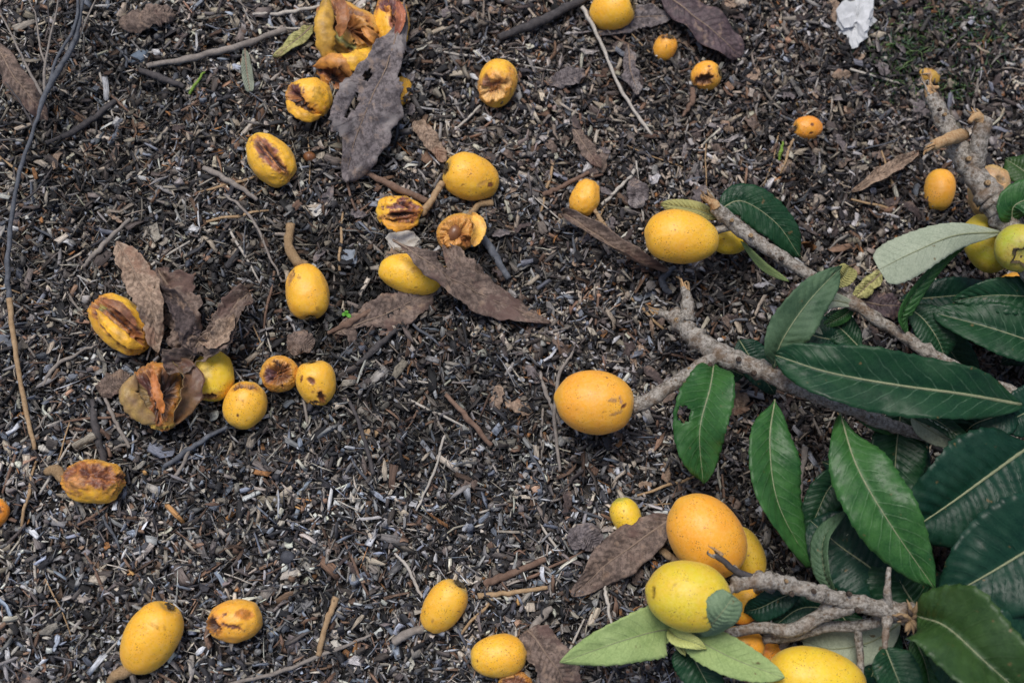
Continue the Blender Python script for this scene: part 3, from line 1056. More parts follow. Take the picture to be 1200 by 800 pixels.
b1, _ = branch([(1091, 112, .105), (1108, 146, .105), (1128, 184, .105), (1156, 224, .105), (1180, 262, .105), (1230, 330, .11), (1420, 470, .12), J(.15)],
               [15, 21, 25, 30, 30, 32, .012, .02], "broken forked grey branch tip above the mulch")
b2, _ = branch([(838, 243, .066), (872, 272, .066), (918, 303, .068), (986, 346, .072), (1046, 386, .076), (1110, 425, .08), (1190, 462, .085), (1330, 510, .095), J(.12)],
               [15, 17, 15, 14, 13, 13, 15, .008, .016], "straight grey branch bearing the pear-shaped orange loquat at its tip")
b3, _ = branch([(787, 366, .05), (812, 392, .056), (845, 415, .062), (888, 432, .068), (940, 457, .074), (990, 477, .078), (1050, 500, .072), (1130, 522, .060), (1240, 550, .056), (1400, 590, .065), J(.10)],
               [20, 21, 23, 21, 18, 15, 14, 15, .008, .012, .018], "forked grey branch holding the largest orange loquat")
b4, _ = branch([(858, 686, .088), (900, 680, .088), (945, 691, .088), (990, 703, .088), (1040, 714, .088), (1072, 722, .088), (1140, 745, .08), (1300, 740, .08), (1500, 690, .08), J(.07)],
               [15, 17, 18, 18, 21, 26, 22, .009, .012, .018], "beige scarred branch carrying the cluster of yellow loquats")
# forks and stubs
sub(b1, "stub", [(1142, 196, .107), (1146, 172, .115), (1152, 146, .122), (1156, 138, .124)], [22, 21, 20, 17])
sub(b1, "stub", [(1128, 158, .110), (1112, 163, .124), (1094, 171, .130)], [16, 15, 13], BARKTIP)
sub(b1, "broken_end", [(1152, 142, .124), (1143, 137, .127), (1136, 143, .128)], [12, 10, 5], BARKTIP, knob=.5)
sub(b1, "broken_end", [(1092, 114, .105), (1087, 105, .107), (1100, 102, .108)], [14, 9, 4], BARKTIP, knob=.5)
sub(b2, "broken_end", [(839, 244, .067), (833, 235, .069), (829, 231, .070)], [15, 11, 5], BARKTIP, knob=.5)
sub(b3, "twig", [(842, 414, .063), (815, 433, .060), (785, 452, .056), (762, 468, .053), (740, 477, .051)], [17, 17, 17, 17, 18])
sub(b3, "twig", [(800, 375, .054), (790, 372, .050), (772, 366, .046)], [16, 13, 9])
sub(b3, "broken_end", [(806, 376, .056), (806, 352, .058), (801, 336, .058)], [17, 13, 7], BARK, knob=.5)
sub(b4, "twig", [(905, 682, .088), (868, 672, .088), (848, 657, .090), (838, 650, .091)], [11, 9, 7, 8], STICKS['dark'])
sub(b4, "twig", [(1000, 708, .086), (960, 722, .075), (928, 738, .068), (890, 735, .064), (850, 742, .060), (812, 746, .058)], [19, 18, 17, 13, 11, 8])
sub(b4, "twig", [(1050, 722, .08), (1005, 733, .068), (965, 735, .062), (930, 745, .056), (895, 748, .05)], [14, 14, 13, 13, 12])
sub(b4, "twig", [(975, 705, .082), (955, 725, .07), (930, 742, .06)], [15, 15, 13])
sub(b4, "twig", [(1042, 712, .09), (1040, 690, .098), (1042, 664, .100)], [13, 8, 5], knob=.4)
sub(b4, "twig", [(1040, 722, .09), (1038, 740, .092), (1037, 760, .092)], [13, 9, 6], knob=.4)
rq = random.Random(3)
for br, (ex, ey, ez), (dx, dy), nsp in ((b1, (1089, 104, .107), (-3, -7), 7), (b1, (1145, 138, .126), (-5, -5), 7), (b1, (1094, 171, .130), (-6, 3), 6), (b2, (830, 233, .070), (-4, -5), 6),
                                  (b3, (802, 338, .058), (-2, -7), 7), (b3, (772, 366, .046), (-7, -2), 5), (b4, (839, 651, .091), (-5, -3), 5)):
    for _ in range(nsp):
        ox, oy = rq.uniform(-5, 5), rq.uniform(-4, 4)
        k_ = rq.uniform(.8, 2.0)
        sub(br, "splinter", [(ex + ox - dx * .8, ey + oy - dy * .8, ez), (ex + ox + dx * k_ * .5 + rq.uniform(-2, 2), ey + oy + dy * k_ * .5 + rq.uniform(-2, 2), ez + rq.uniform(-.002, .003)),
                             (ex + ox + dx * k_ + rq.uniform(-4, 4), ey + oy + dy * k_ + rq.uniform(-4, 4), ez + rq.uniform(-.003, .004))], [4.5, 3, .8], rq.choice((BARKTIP, BARK, STALK)), 5, .4)
# bud scars: shallow dark rings on the bark
for br, lst in ((b2, ((880, 276), (858, 258), (916, 303))), (b3, ((808, 432, .064), (793, 375, .06), (866, 421), (884, 437), (832, 427, .066))),
                (b4, ((954, 693), (1006, 715), (922, 681), (928, 696), (996, 696))), (b1, ((1102, 128), (1108, 134), (1136, 186), (1158, 214)))):
    for q in lst:
        zb = {b1: .117, b2: .075, b3: .075, b4: .097}[br] if len(q) == 2 else q[2]
        p = W(q[0], q[1], zb)
        s = random.uniform(.0012, .0021)
        v, f = tube_geo([p - BACK * .004, p + BACK * s * .05, p + BACK * s * .35, p + BACK * s * .15], [s, s * 1.05, s * .85, s * .3], 9, .3, q[0])
        link("bud_scar", mesh_from("bud_scar", rebase(v, tree.location), f, (random.choice((SCAR, SCAR, STALK)),)), br)
HB = W(1066, 722, .093)
for k in range(26):
    a = random.uniform(0, 6.28)
    d = RIGHT * math.cos(a) + UP * math.sin(a)
    p0 = HB + d * random.uniform(0, .006) + BACK * .004
    sub(b4, "bud_scale", [p0, p0 + d * .004 + BACK * random.uniform(.001, .005), p0 + d * random.uniform(.006, .011) + BACK * random.uniform(-.002, .004)],
        [8, 5, 1], SCAR if k % 3 == 0 else STALK, 6)

# live leaves: (points px,py,z base->tip), width px, top material, options
LV = [
    # upper branch
    ([(842, 246, .058), (870, 236, .058), (910, 262, .052), (938, 302, .040)], 46, LEAF_TOP, dict(fold=.05, a=.5, b=.5)),
    ([(842, 256, .058), (815, 246, .054), (774, 239, .046)], 20, LEAF_KHA, dict(fold=.0, a=.5, b=.4, roll=12)),
    ([(868, 282, .050), (895, 312, .042), (925, 330, .036)], 10, LEAF_PAL, dict(a=.5, b=.5)),
    ([(1176, 272, .104), (1120, 276, .118), (1070, 296, .120), (1030, 316, .112)], 52, LEAF_UND, dict(fold=-.22, a=.8, b=.22, under=1, twist=-20)),
    ([(1062, 392, .076), (1058, 366, .088), (1090, 320, .098), (1140, 280, .092)], 26, LEAF_MID, dict(fold=.35, a=.5, b=.8, roll=-38)),
    ([(1064, 360, .062), (1082, 374, .064), (1098, 396, .062), (1108, 420, .056)], 44, LEAF_TOP, dict(fold=.25, a=.5, b=.45)),
    ([(906, 432, .074), (916, 400, .092), (946, 355, .104), (986, 312, .100)], 50, LEAF_GRY, dict(fold=.18, a=.7, b=.6, twist=-40, wave=.1)),
    ([(1004, 358, .074), (975, 352, .080), (958, 362, .080), (955, 380, .070), (964, 392, .062)], 22, LEAF_UND, dict(a=.5, b=.6, under=1, roll=25)),
    ([(975, 330, .074), (988, 324, .086), (996, 312, .090)], 24, LEAF_KHA, dict(fold=.4, a=.4, b=.2)),
    ([(1000, 360, .068), (985, 372, .060), (960, 384, .050)], 16, LEAF_MID, dict(a=.5, b=.6)),
    # middle branch
    ([(1196, 474, .100), (1130, 462, .112), (1050, 451, .114), (970, 436, .108), (908, 416, .096)], 74, LEAF_TOP, dict(fold=.26, a=.45, b=.40, wave=.08, rib=1.8, twist=25)),
    ([(866, 398, .046), (880, 420, .044), (908, 462, .038)], 40, LEAF_BLU, dict(a=.5, b=.5)),
    ([(872, 440, .046), (850, 430, .044), (838, 420, .038)], 40, LEAF_TOP, dict(a=.5, b=.5)),
    ([(837, 424, .060), (832, 455, .072), (820, 505, .072), (824, 566, .054)], 64, LEAF_MID, dict(holes=((.58, .66, .045, .2),), fold=.36, a=.6, b=.55, wave=.08, roll=-14, twist=30)),
    ([(908, 468, .080), (902, 520, .088), (912, 590, .080), (950, 664, .060)], 62, LEAF_MID, dict(fold=.30, a=.7, b=.66, curl=-.14, twist=35)),
    ([(984, 484, .088), (1004, 546, .104), (1042, 612, .110), (1096, 690, .100)], 80, LEAF_MID, dict(fold=.26, a=.66, b=.58, curl=-.12, twist=-30, wave=.06)),
    ([(1056, 478, .064), (1050, 530, .060), (1046, 610, .050)], 66, LEAF_TOP, dict(fold=.2, a=.5, b=.5, dark=1)),
    ([(1210, 520, .090), (1160, 556, .094), (1110, 592, .090), (1050, 632, .076)], 122, LEAF_BLU, dict(fold=.12, a=.55, b=.62, rib=1.3, vein=.0030)),
    ([(1300, 590, .104), (1225, 632, .106), (1165, 668, .102), (1098, 706, .088)], 134, LEAF_BLU, dict(fold=.12, a=.55, b=.60, rib=1.3, vein=.0030)),
    ([(1076, 722, .110), (1110, 735, .132), (1160, 780, .148), (1240, 850, .145)], 96, LEAF_OLV, dict(fold=.62, a=.5, b=.5, wave=.1, vein=.0020)),
    ([(978, 694, .076), (966, 668, .078), (966, 630, .078), (992, 598, .074)], 26, LEAF_GRY, dict(fold=.5, a=.5, b=.5, roll=55)),
    ([(1000, 560, .050), (975, 568, .050), (958, 600, .044), (944, 640, .036)], 42, LEAF_TOP, dict(a=.5, b=.5)),
    ([(1060, 700, .060), (1020, 665, .060), (985, 640, .056), (950, 610, .048)], 90, LEAF_BLU, dict(a=.5, b=.4)),
    ([(1080, 720, .060), (1060, 690, .062), (1040, 650, .060), (1010, 590, .050)], 80, LEAF_TOP, dict(a=.5, b=.5)),
    ([(1080, 735, .055), (1120, 720, .060), (1160, 705, .062), (1230, 660, .060)], 90, LEAF_BLU, dict(a=.5, b=.5)),
    ([(1090, 730, .075), (1150, 726, .080), (1200, 716, .080), (1260, 700, .075)], 70, LEAF_BLU, dict(a=.5, b=.5)),
    ([(1085, 740, .07), (1130, 780, .075), (1170, 830, .07)], 70, LEAF_TOP, dict(a=.5, b=.5)),
    ([(1037, 758, .092), (1050, 790, .094), (1075, 850, .086)], 52, LEAF_TOP, dict(fold=.3, a=.4, b=.5)),
    ([(1070, 745, .070), (1085, 780, .066), (1095, 840, .058)], 40, LEAF_MID, dict(fold=.3, a=.5, b=.5)),
    ([(1055, 730, .058), (1020, 752, .050), (975, 760, .042), (940, 750, .036)], 48, LEAF_UND, dict(a=.5, b=.5, under=1, dark=1)),
    ([(1050, 735, .05), (1030, 770, .045), (1015, 810, .04)], 50, LEAF_TOP, dict(a=.5, b=.5)),
    ([(940, 690, .070), (915, 700, .066), (890, 712, .058), (872, 716, .05)], 34, LEAF_BLU, dict(fold=.3, a=.5, b=.5)),
    ([(985, 715, .06), (940, 712, .055), (905, 735, .05)], 40, LEAF_BLU, dict(a=.5, b=.5)),
    # lower cluster
    ([(790, 742, .060), (776, 738, .062), (730, 750, .070), (656, 776, .056)], 60, LEAF_PAL, dict(fold=.10, a=.42, b=.52, rib=.8)),
    ([(806, 742, .060), (822, 752, .070), (866, 774, .082), (920, 794, .084)], 46, LEAF_PAL, dict(fold=.22, a=.5, b=.5, rib=.8)),
    ([(784, 738, .062), (794, 746, .072), (812, 752, .078), (828, 760, .076)], 20, LEAF_YEL, dict(fold=.3, a=.4, b=.6)),
    ([(790, 744, .058), (797, 756, .064), (803, 768, .062)], 12, LEAF_YEL, dict(fold=.3, a=.4, b=.6)),
    ([(802, 752, .050), (815, 775, .052), (845, 830, .046)], 52, LEAF_TOP, dict(fold=.14, a=.4, b=.5)),
    ([(812, 744, .062), (826, 738, .090), (842, 722, .112), (860, 698, .118)], 44, LEAF_PGR, dict(fold=-.05, a=.45, b=.22, curl=-.2)),
    # right edge
    ([(1260, 350, .085), (1215, 348, .088), (1165, 346, .086), (1116, 352, .074)], 44, LEAF_TOP, dict(fold=.2, a=.5, b=.5)),
    ([(1270, 420, .080), (1215, 402, .084), (1160, 384, .082), (1092, 366, .068)], 62, LEAF_TOP, dict(fold=.15, a=.5, b=.45)),
    ([(1185, 262, .110), (1190, 240, .122), (1225, 232, .126), (1270, 250, .12)], 46, LEAF_MID, dict(fold=.2, a=.4, b=.5)),
    ([(1240, 240, .07), (1205, 205, .07), (1178, 186, .06)], 40, LEAF_OLV, dict(fold=.2, a=.5, b=.5)),
    ([(1196, 470, .086), (1170, 486, .088), (1140, 498, .080), (1120, 520, .066)], 54, LEAF_BLU, dict(fold=.1, a=.5, b=.5)),
    ([(1240, 470, .09), (1205, 482, .09), (1170, 500, .084)], 60, LEAF_BLU, dict(fold=.1, a=.5, b=.5)),
    ([(1068, 488, .078), (1090, 504, .084), (1115, 516, .086), (1148, 524, .080)], 30, LEAF_UND, dict(fold=.2, a=.4, b=.6, under=1, roll=-50)),
    ([(1068, 484, .080), (1096, 492, .090), (1126, 512, .092), (1148, 522, .084)], 22, LEAF_TOP, dict(fold=.2, a=.4, b=.6, roll=15)),
    ([(1000, 478, .070), (1022, 492, .072), (1048, 508, .066)], 22, LEAF_MID, dict(fold=.3, a=.4, b=.5)),
    ([(1250, 590, .06), (1200, 570, .06), (1140, 545, .05)], 80, LEAF_TOP, dict(a=.5, b=.5)),
    ([(990, 400, .05), (960, 395, .05), (930, 385, .042)], 50, LEAF_BLU, dict(a=.5, b=.4)),
    ([(1010, 410, .052), (985, 385, .052), (965, 372, .046)], 38, LEAF_TOP, dict(a=.5, b=.4)),
    ([(1090, 600, .045), (1060, 580, .048), (1020, 560, .045)], 60, LEAF_TOP, dict(a=.5, b=.4)),
    ([(1215, 760, .09), (1180, 745, .10), (1120, 738, .09)], 60, LEAF_BLU, dict(a=.5, b=.4)),
]
rl = random.Random(5)
for k in range(20):
    x, y = (rl.uniform(970, 1230), rl.uniform(520, 810)) if k < 14 else (rl.uniform(1090, 1240), rl.uniform(340, 480))
    an = rl.uniform(0, 6.28)
    ln, zz = rl.uniform(45, 75), rl.uniform(.022, .048)
    LV.append(([(x - ln * math.cos(an), y - ln * math.sin(an), zz - .006), (x, y, zz + .004), (x + ln * math.cos(an), y + ln * math.sin(an), zz - .010)],
               rl.uniform(36, 60), rl.choice((LEAF_TOP, LEAF_BLU)), dict(a=.55, b=.55, fold=.2)))
for k, (pts, w, mat_, opt) in enumerate(LV):
    opt = dict(opt)
    P = [W(*p) for p in pts]
    m = mpp(P[len(P) // 2])
    under = opt.pop('under', 0)
    opt.pop('dark', 0)
    rib = opt.pop('rib', 1.0)
    if w > 30 and mat_ not in (LEAF_PGR, LEAF_UND):
        opt['fold'] = opt.get('fold', .1) * 1.35 + .14
        opt['curl'] = opt.get('curl', 0) - .10 - .06 * math.sin(k * 1.7)
        opt['twist'] = opt.get('twist', 0) + 28 * math.sin(k * 2.3)
        opt['wave'] = opt.get('wave', 0) + .07
    back = LEAF_UND if mat_ not in (LEAF_UND, LEAF_PAL, LEAF_YEL) else (LEAF_MID if not under else LEAF_TOP)
    opt.setdefault('vein', .0017 if not under and mat_ not in (LEAF_PAL, LEAF_UND) else .0004)
    add_leaf("leaf", P, w * m, (mat_, back), tree, MIDRIB if w > 14 else None, ribw=(.0004 + w * m * .012) * rib, seed=k * 2.7, **opt)
# foliage of the same tree beyond the picture
for k in range(46):
    ang = random.uniform(-1.0, 4.2)
    rr = random.uniform(.10, .34)
    hz = random.uniform(.12, .75)
    c0 = Vector((TRUNK.x + .10 + rr * .5 * math.cos(ang), TRUNK.y + rr * math.sin(ang), hz))
    d = Vector((abs(math.cos(ang)) * .9 + .2, math.sin(ang), random.uniform(-.3, .4))).normalized()
    ln = random.uniform(.10, .17)
    add_leaf("leaf", [c0, c0 + d * ln * .5 + Vector((0, 0, .012)), c0 + d * ln], ln * .32, (random.choice((LEAF_TOP, LEAF_MID, LEAF_BLU)), LEAF_UND), tree, None,
             nu=24, nv=6, vein=0, seed=k, a=.6, b=.5, fold=.15)
    sub(tree, "twig", [Vector((TRUNK.x + .03 * hz, TRUNK.y, max(.1, hz - .08))), c0 + d * .01], [7, 4], BARK, 6)

# fruit on the tree -------------------------------------------------------
loquat("largest orange loquat, held by the bare grey twig", 697, 471, 92, 75, 172, ORA, z=.050, lump=.02, air=True, calyx=False, egg=-.02,
       dents=[D(.62, .12, .05, .14, 10, .03, (.55, .30, .15), jag=.2), D(.42, .1, .14, .05, 0, .02, TAN, jag=.9), D(.45, -.3, .20, .05, 10, .02, TAN, jag=.9), D(.72, -.05, .10, .05, 20, .02, BROWN, jag=.9)])
loquat("speckled pear-shaped yellow orange loquat at the tip of the straight branch", 799, 278, 86, 63, 172, YEL, z=.058, lump=.03, air=True, calyx=False, egg=.12,
       tint=((.70, .46, .03), -.6, .3))
loquat("yellow loquat mostly hidden behind the straight branch and the pear-shaped one", 855, 281, 44, 34, 172, LEM, z=.034, air=True, calyx=False)
loquat("ripe orange loquat with fine specks, touching the yellow green one below the brown veined leaf", 828, 628, 104, 84, 128, ORA, z=.054, lump=.02, air=True, calyx=False, egg=.0)
loquat("olive yellow loquat behind the ripe orange one in the cluster", 874, 648, 66, 42, 118, (.52, .36, .02), z=.028, lump=.02, air=True, calyx=False)
loquat("large yellow green loquat with a small grey green leaf on it", 807, 698, 98, 82, 168, (.62, .49, .022), z=.089, lump=.02, air=True, calyx=False, egg=-.03,
       dents=[D(-.9, .18, .10, .16, 0, .05, (.40, .27, .02))])
loquat("orange loquat wedged behind the beige branch in the cluster", 872, 706, 52, 44, 60, YEL, z=.036, air=True, calyx=False)
loquat("orange loquat under the lower twig of the cluster, above the pale green leaf", 870, 755, 52, 42, 170, ORA, z=.038, air=True, calyx=False)
loquat("small deep orange loquat tucked beside its twin under the lower twig", 898, 764, 40, 32, 160, DEEP, z=.022, air=True, calyx=False)
loquat("big lemon yellow loquat partly hidden by the tip of the pale green leaf", 957, 797, 116, 76, 170, LEM, z=.062, lump=.02, air=True, calyx=False)
loquat("yellow green loquat on the broken forked branch beneath the pale grey leaf", 1157, 286, 70, 52, 110, (.44, .41, .02), z=.076, lump=.03, air=True, calyx=False)
loquat("green ringed unripe loquat with an open calyx facing out", 1194, 290, 54, 56, -110, (.36, .39, .03), z=.112, el=62, lump=.03, air=True, cr=2.0, tint=((.30, .33, .06), .9, .55))
# stalks of the fruit that hang a little away from the bark
for br, pts, w in ((b2, [(860, 266, .062), (846, 268, .060), (838, 271, .058)], [9, 9, 9]), (b4, [(880, 683, .086), (866, 672, .075), (858, 664, .066)], [10, 9, 9]),
                   (b4, [(866, 686, .086), (856, 690, .088), (848, 692, .089)], [12, 11, 11]), (b4, [(905, 690, .075), (892, 690, .058), (884, 692, .044)], [10, 9, 9]),
                   (b4, [(912, 742, .058), (900, 748, .048), (890, 752, .040)], [10, 9, 9]), (b4, [(925, 745, .054), (922, 752, .036), (914, 760, .025)], [8, 8, 8]),
                   (b4, [(1004, 734, .068), (1008, 765, .060), (1008, 790, .060)], [10, 9, 9]), (b4, [(905, 686, .07), (895, 675, .045), (886, 670, .032)], [8, 8, 8]),
                   (b1, [(1178, 262, .10), (1172, 258, .088), (1168, 258, .08)], [10, 10, 10]), (b1, [(1190, 275, .105), (1198, 276, .10), (1200, 280, .104)], [10, 10, 10]),
                   (b2, [(880, 280, .062), (876, 280, .046), (872, 280, .036)], [8, 8, 8])):
    sub(br, "twig", pts, w, BARK, 9)
# dry fuzzy fruit behind the forked branch
loquat("dried fuzzy tan loquat husk behind the broken forked branch", 1158, 224, 60, 46, 70, (.36, .26, .15), z=.062, lump=.10, air=True, calyx=False,
       dents=[D(.3, .4, .3, .2, 0, .12, (.26, .17, .08))])
sub(b1, "twig", [(1172, 250, .098), (1166, 248, .085), (1162, 246, .074)], [9, 9, 9])


# ------------------------------------------------------------------ dead leaves on the mulch
def dead(label, pts, w, mat_, name="dead_leaf", **kw):
    P = [gat(*p) for p in pts]
    m = mpp(P[0])
    kw['crumple'] = kw.get('crumple', .0022) * 1.6
    kw.setdefault('jag', .25)
    kw.setdefault('vein', .0013)
    kw.setdefault('nu', 64)
    kw.setdefault('nv', 20)
    kw.setdefault('wave', .22)
    kw.setdefault('pucker', .05)
    kw.setdefault('twist', random.uniform(-35, 35))
    rib = kw.pop('rib', True)
    back = kw.pop('back', DEAD_TAN)
    return add_leaf(name, P, w * m, (mat_, back), None, MIDRIB_D if rib else None, ribw=.0010, seed=random.uniform(0, 90), up=Vector((0, 0, 1)), thick=.0005,
                    label=label, cat="dead leaf", **kw)


dead("large grey dead leaf full of holes, over the split loquats", [(476, -6, .030), (464, 45, .034), (446, 95, .036), (420, 150, .026), (404, 214, .012)], 74, DEAD_GREY,
     holes=((.66, .42, .07, .07), (.50, .55, .03, .12), (.40, -.95, .10, .35), (.88, .8, .10, .45), (.42, .30, .02, .05)), a=1.0, b=.42, fold=.34, curl=-.2, crumple=.003, jag=.26, ribcut=.97)
dead("smooth purple dead leaf with sharp ribs", [(772, -14, .016), (806, 14, .022), (840, 40, .020), (868, 68, .010)], 46, DEAD_PUR, jag=.05, crumple=.0006, a=.45, b=.4, fold=.18, vein=.0014, ribcut=.99)
dead("torn brown dead leaf lying over the bright yellow loquat", [(460, 282, .044), (505, 310, .046), (560, 345, .020), (645, 380, .009)], 46, DEAD_BRN,
     holes=((.40, -.85, .07, .4),), a=1.0, b=.55, jag=.3, fold=.10, crumple=.002)
dead("upright torn flap of brown leaf beside the split open loquat", [(580, 352, .012), (562, 332, .018), (540, 312, .020), (522, 284, .016)], 34, DEAD_BRN, a=.5, b=.5, rib=False)
dead("flat brown leaf under the bright yellow loquat", [(392, 392, .009), (430, 376, .010), (470, 360, .010), (512, 338, .010)], 46, DEAD_BRN, a=.6, b=.4, holes=((.3, .7, .12, .4),))
dead("brown veined leaf between the small yellow loquat and the cluster", [(788, 606, .022), (745, 636, .020), (708, 664, .016), (670, 698, .010)], 52, DEAD_TAN if False else DEAD_BRN, jag=.08, a=.45, b=.6, crumple=.0012, fold=.12)
dead("tan crumpled leaf lying against the large gashed loquat", [(137, 288, .018), (160, 320, .030), (178, 360, .038), (188, 412, .026)], 36, DEAD_TAN, crumple=.003, jag=.3, fold=.3, a=.4, b=.45)
dead("grey crumpled leaf over the rotten open loquat", [(292, 345, .020), (262, 378, .034), (228, 412, .036), (200, 436, .030)], 38, DEAD_BRN, crumple=.006, jag=.45, fold=.3, curl=.3, a=.4, b=.4, holes=((.5, .7, .1, .4), (.7, -.6, .08, .3)))
dead("dark shrivelled leaf between the tan crumpled leaf and the grey crumpled one", [(186, 318, .012), (206, 346, .024), (218, 380, .028), (212, 424, .022)], 44, DEAD_BRN, crumple=.006, jag=.5, fold=.2, holes=((.4, .5, .12, .5),), a=.4, b=.4)
dead("dark curled leaf strip bridging the crumpled leaves above the greenish loquat", [(188, 340, .030), (214, 366, .040), (224, 396, .038), (246, 420, .034)], 24, DEAD_DRK, crumple=.005, jag=.5, curl=.6, a=.4, b=.4, rib=False)
dead("tan curled leaf flake on top of the crumpled leaves", [(236, 400, .040), (258, 396, .046), (274, 372, .040)], 20, DEAD_TAN, crumple=.003, jag=.4, curl=.6, a=.4, b=.4, rib=False)
dead("brown leaf scrap beside the rotten open loquat", [(118, 462, .010), (134, 450, .012), (152, 440, .010)], 26, DEAD_BRN, rib=False, a=.3, b=.3)
dead("rolled grey brown leaf below the small pear-shaped loquat", [(660, 250, .012), (698, 275, .018), (735, 300, .017), (778, 322, .010)], 19, DEAD_BRN, curl=.9, fold=.5, jag=.08, a=.25, b=.4, crumple=.0015)
dead("long red brown curled leaf beside the forked blue grey twig", [(-8, 45, .014), (14, 85, .020), (34, 112, .016), (56, 142, .009)], 30, DEAD_BRN, curl=-.5, jag=.1, a=.4, b=.4)
dead("small brown curled leaf by the blue grey twig, near the dark stick", [(140, 24, .010), (164, 22, .018), (186, 14, .018), (206, 16, .011)], 30, DEAD_BRN, curl=-.5, a=.3, b=.3, rib=False)
dead("folded brown leaf between the smooth orange loquat and the pale green leaf", [(618, 738, .012), (640, 765, .018), (656, 790, .016), (668, 815, .010)], 46, DEAD_BRN, a=.3, b=.3, fold=.35)
dead("small pale yellow green leaf beside the thin grey stick", [(366, 30, .010), (352, 43, .014), (320, 68, .011)], 18, DEAD_YG, jag=.05, crumple=.0006, a=.6, b=.6, back=DEAD_YG)
dead("narrow grey green leaf beneath the long grey stick", [(287, 58, .011), (289, 82, .012), (293, 108, .010)], 13, DEAD_YG if False else leaf_mat("leaf_grey_narrow", (.12, .14, .10), (.19, .21, .16), (.10, .12, .08), rough=.7), jag=.03, crumple=.0004, a=.5, b=.3)
dead("brown bark-like leaf strip above the plump yellow loquat", [(488, 142, .011), (503, 163, .015), (522, 190, .010)], 20, DEAD_TAN, a=.25, b=.3, rib=False)
dead("pale tan curled leaf on the mulch beyond the smooth upright loquat", [(998, 226, .012), (1030, 205, .018), (1055, 190, .018), (1074, 178, .010)], 15, DEAD_TAN, a=.4, b=.4, curl=.4)
dead("purple brown leaf on the ground behind the straight branch", [(1002, 352, .010), (1030, 358, .012), (1062, 362, .010)], 34, DEAD_PUR, a=.4, b=.4)
dead("khaki fallen leaf beside the straight branch", [(1036, 316, .016), (1018, 334, .022), (998, 352, .014)], 20, DEAD_YG, a=.5, b=.5, back=DEAD_YG)
dead("brown narrow leaf above the small pear-shaped loquat", [(672, 152, .009), (686, 172, .013), (704, 198, .009)], 18, DEAD_BRN, a=.5, b=.5)
dead("pale grey leaf scrap left of the pale thin stick's end", [(640, 98, .009), (664, 92, .012), (684, 84, .010)], 22, DEAD_GREY, a=.5, b=.4, rib=False)
dead("grey upright leaf remnant right of the pale thin stick", [(736, 54, .009), (738, 84, .015), (746, 112, .010)], 20, DEAD_GREY, a=.5, b=.4)
dead("grey leaf under the round orange loquat", [(700, 40, .009), (745, 22, .011), (786, 20, .010)], 28, DEAD_GREY, a=.4, b=.4)
dead("reddish dead leaf on the ground below the forked branch", [(852, 452, .010), (862, 470, .012), (866, 486, .010)], 30, DEAD_TAN, a=.3, b=.3, rib=False)
dead("pale scrap of leaf in the gap between the dark leaves", [(1072, 520, .040), (1086, 536, .042), (1096, 552, .038)], 30, DEAD_TAN, a=.3, b=.3, rib=False) if False else None
dead("grey leaf scrap between the torn brown leaf and the rolled one", [(738, 212, .010), (748, 226, .014), (742, 244, .010)], 24, DEAD_GREY, a=.4, b=.4, rib=False)
dead("pale grey leaf scrap beside the brown veined leaf", [(668, 640, .010), (684, 626, .014), (700, 640, .011)], 30, DEAD_GREY, a=.4, b=.3, rib=False)
dead("mauve leaf scrap above the orange marked loquat", [(338, 410, .009), (352, 402, .013), (366, 408, .010)], 26, DEAD_BRN, a=.3, b=.3, rib=False)

# ---- smaller shreds of leaf and twig: pieces of the ground
frag = []
for k in range(14):
    Lf = random.uniform(.012, .024)
    P = [Vector((-Lf / 2, 0, 0)), Vector((0, random.uniform(-.002, .002), random.uniform(.001, .004))), Vector((Lf / 2, random.uniform(-.003, .003), 0))]
    v, f, fm, luv, rib = leaf_geo(P, random.uniform(.004, .010), fold=random.uniform(-.3, .3), curl=random.uniform(-.5, .5), a=random.uniform(.2, .5), b=random.uniform(.2, .5),
                                  nu=10, nv=4, vein=0, jag=.8, crumple=.0035, seed=k * 7.1, up=Vector((0, 0, 1)))
    mt = (DEAD_GREY, DEAD_BRN, DEAD_TAN, DEAD_GREY, DEAD_DRK, DEAD_BRN, DEAD_DRK)[k % 7]
    frag.append(mesh_from("leaf_shred", v, f, (mt, mt), fm, attrs={"luv": ('FLOAT_VECTOR', luv)}))
for k in range(240):
    px, py = random.uniform(0, 1200), random.uniform(0, 800)
    if px + (400 - py) * .6 < random.uniform(0, 1100):
        px, py = random.uniform(550, 1200), random.uniform(0, 520)
    o = link("leaf_shred", random.choice(frag), ground, loc=gat(px, py, random.uniform(.005, .0075)))
    s = random.uniform(.55, 1.15)
    o.scale = (s, s, s)
    o.rotation_euler = (random.gauss(0, .3), random.gauss(0, .2), random.uniform(0, 6.28))
tw = []
for k in range(16):
    Lf = random.uniform(.018, .055)
    n = 5
    pts = [Vector((Lf * (i / 4 - .5), random.gauss(0, Lf * .018), random.gauss(0, .0006))) for i in range(5)]
    r0 = random.uniform(.0005, .0012)
    path = pts
    v, f = tube_geo(path, lerp_list([r0, r0 * 1.1, r0 * .7], 4), 5, .3, k * 3.0)
    tw.append(mesh_from("twig", v, f, (STICKS[('grey', 'pale', 'dark', 'grey', 'blue', 'brown', 'pale', 'tan')[k % 8]],)))
for k in range(285):
    px, py = random.uniform(0, 1200), random.uniform(0, 800)
    o = link("twig", random.choice(tw), ground, loc=gat(px, py, random.uniform(.0065, .0090)))
    o.rotation_euler = (0, random.gauss(0, .04), random.uniform(0, 6.28))


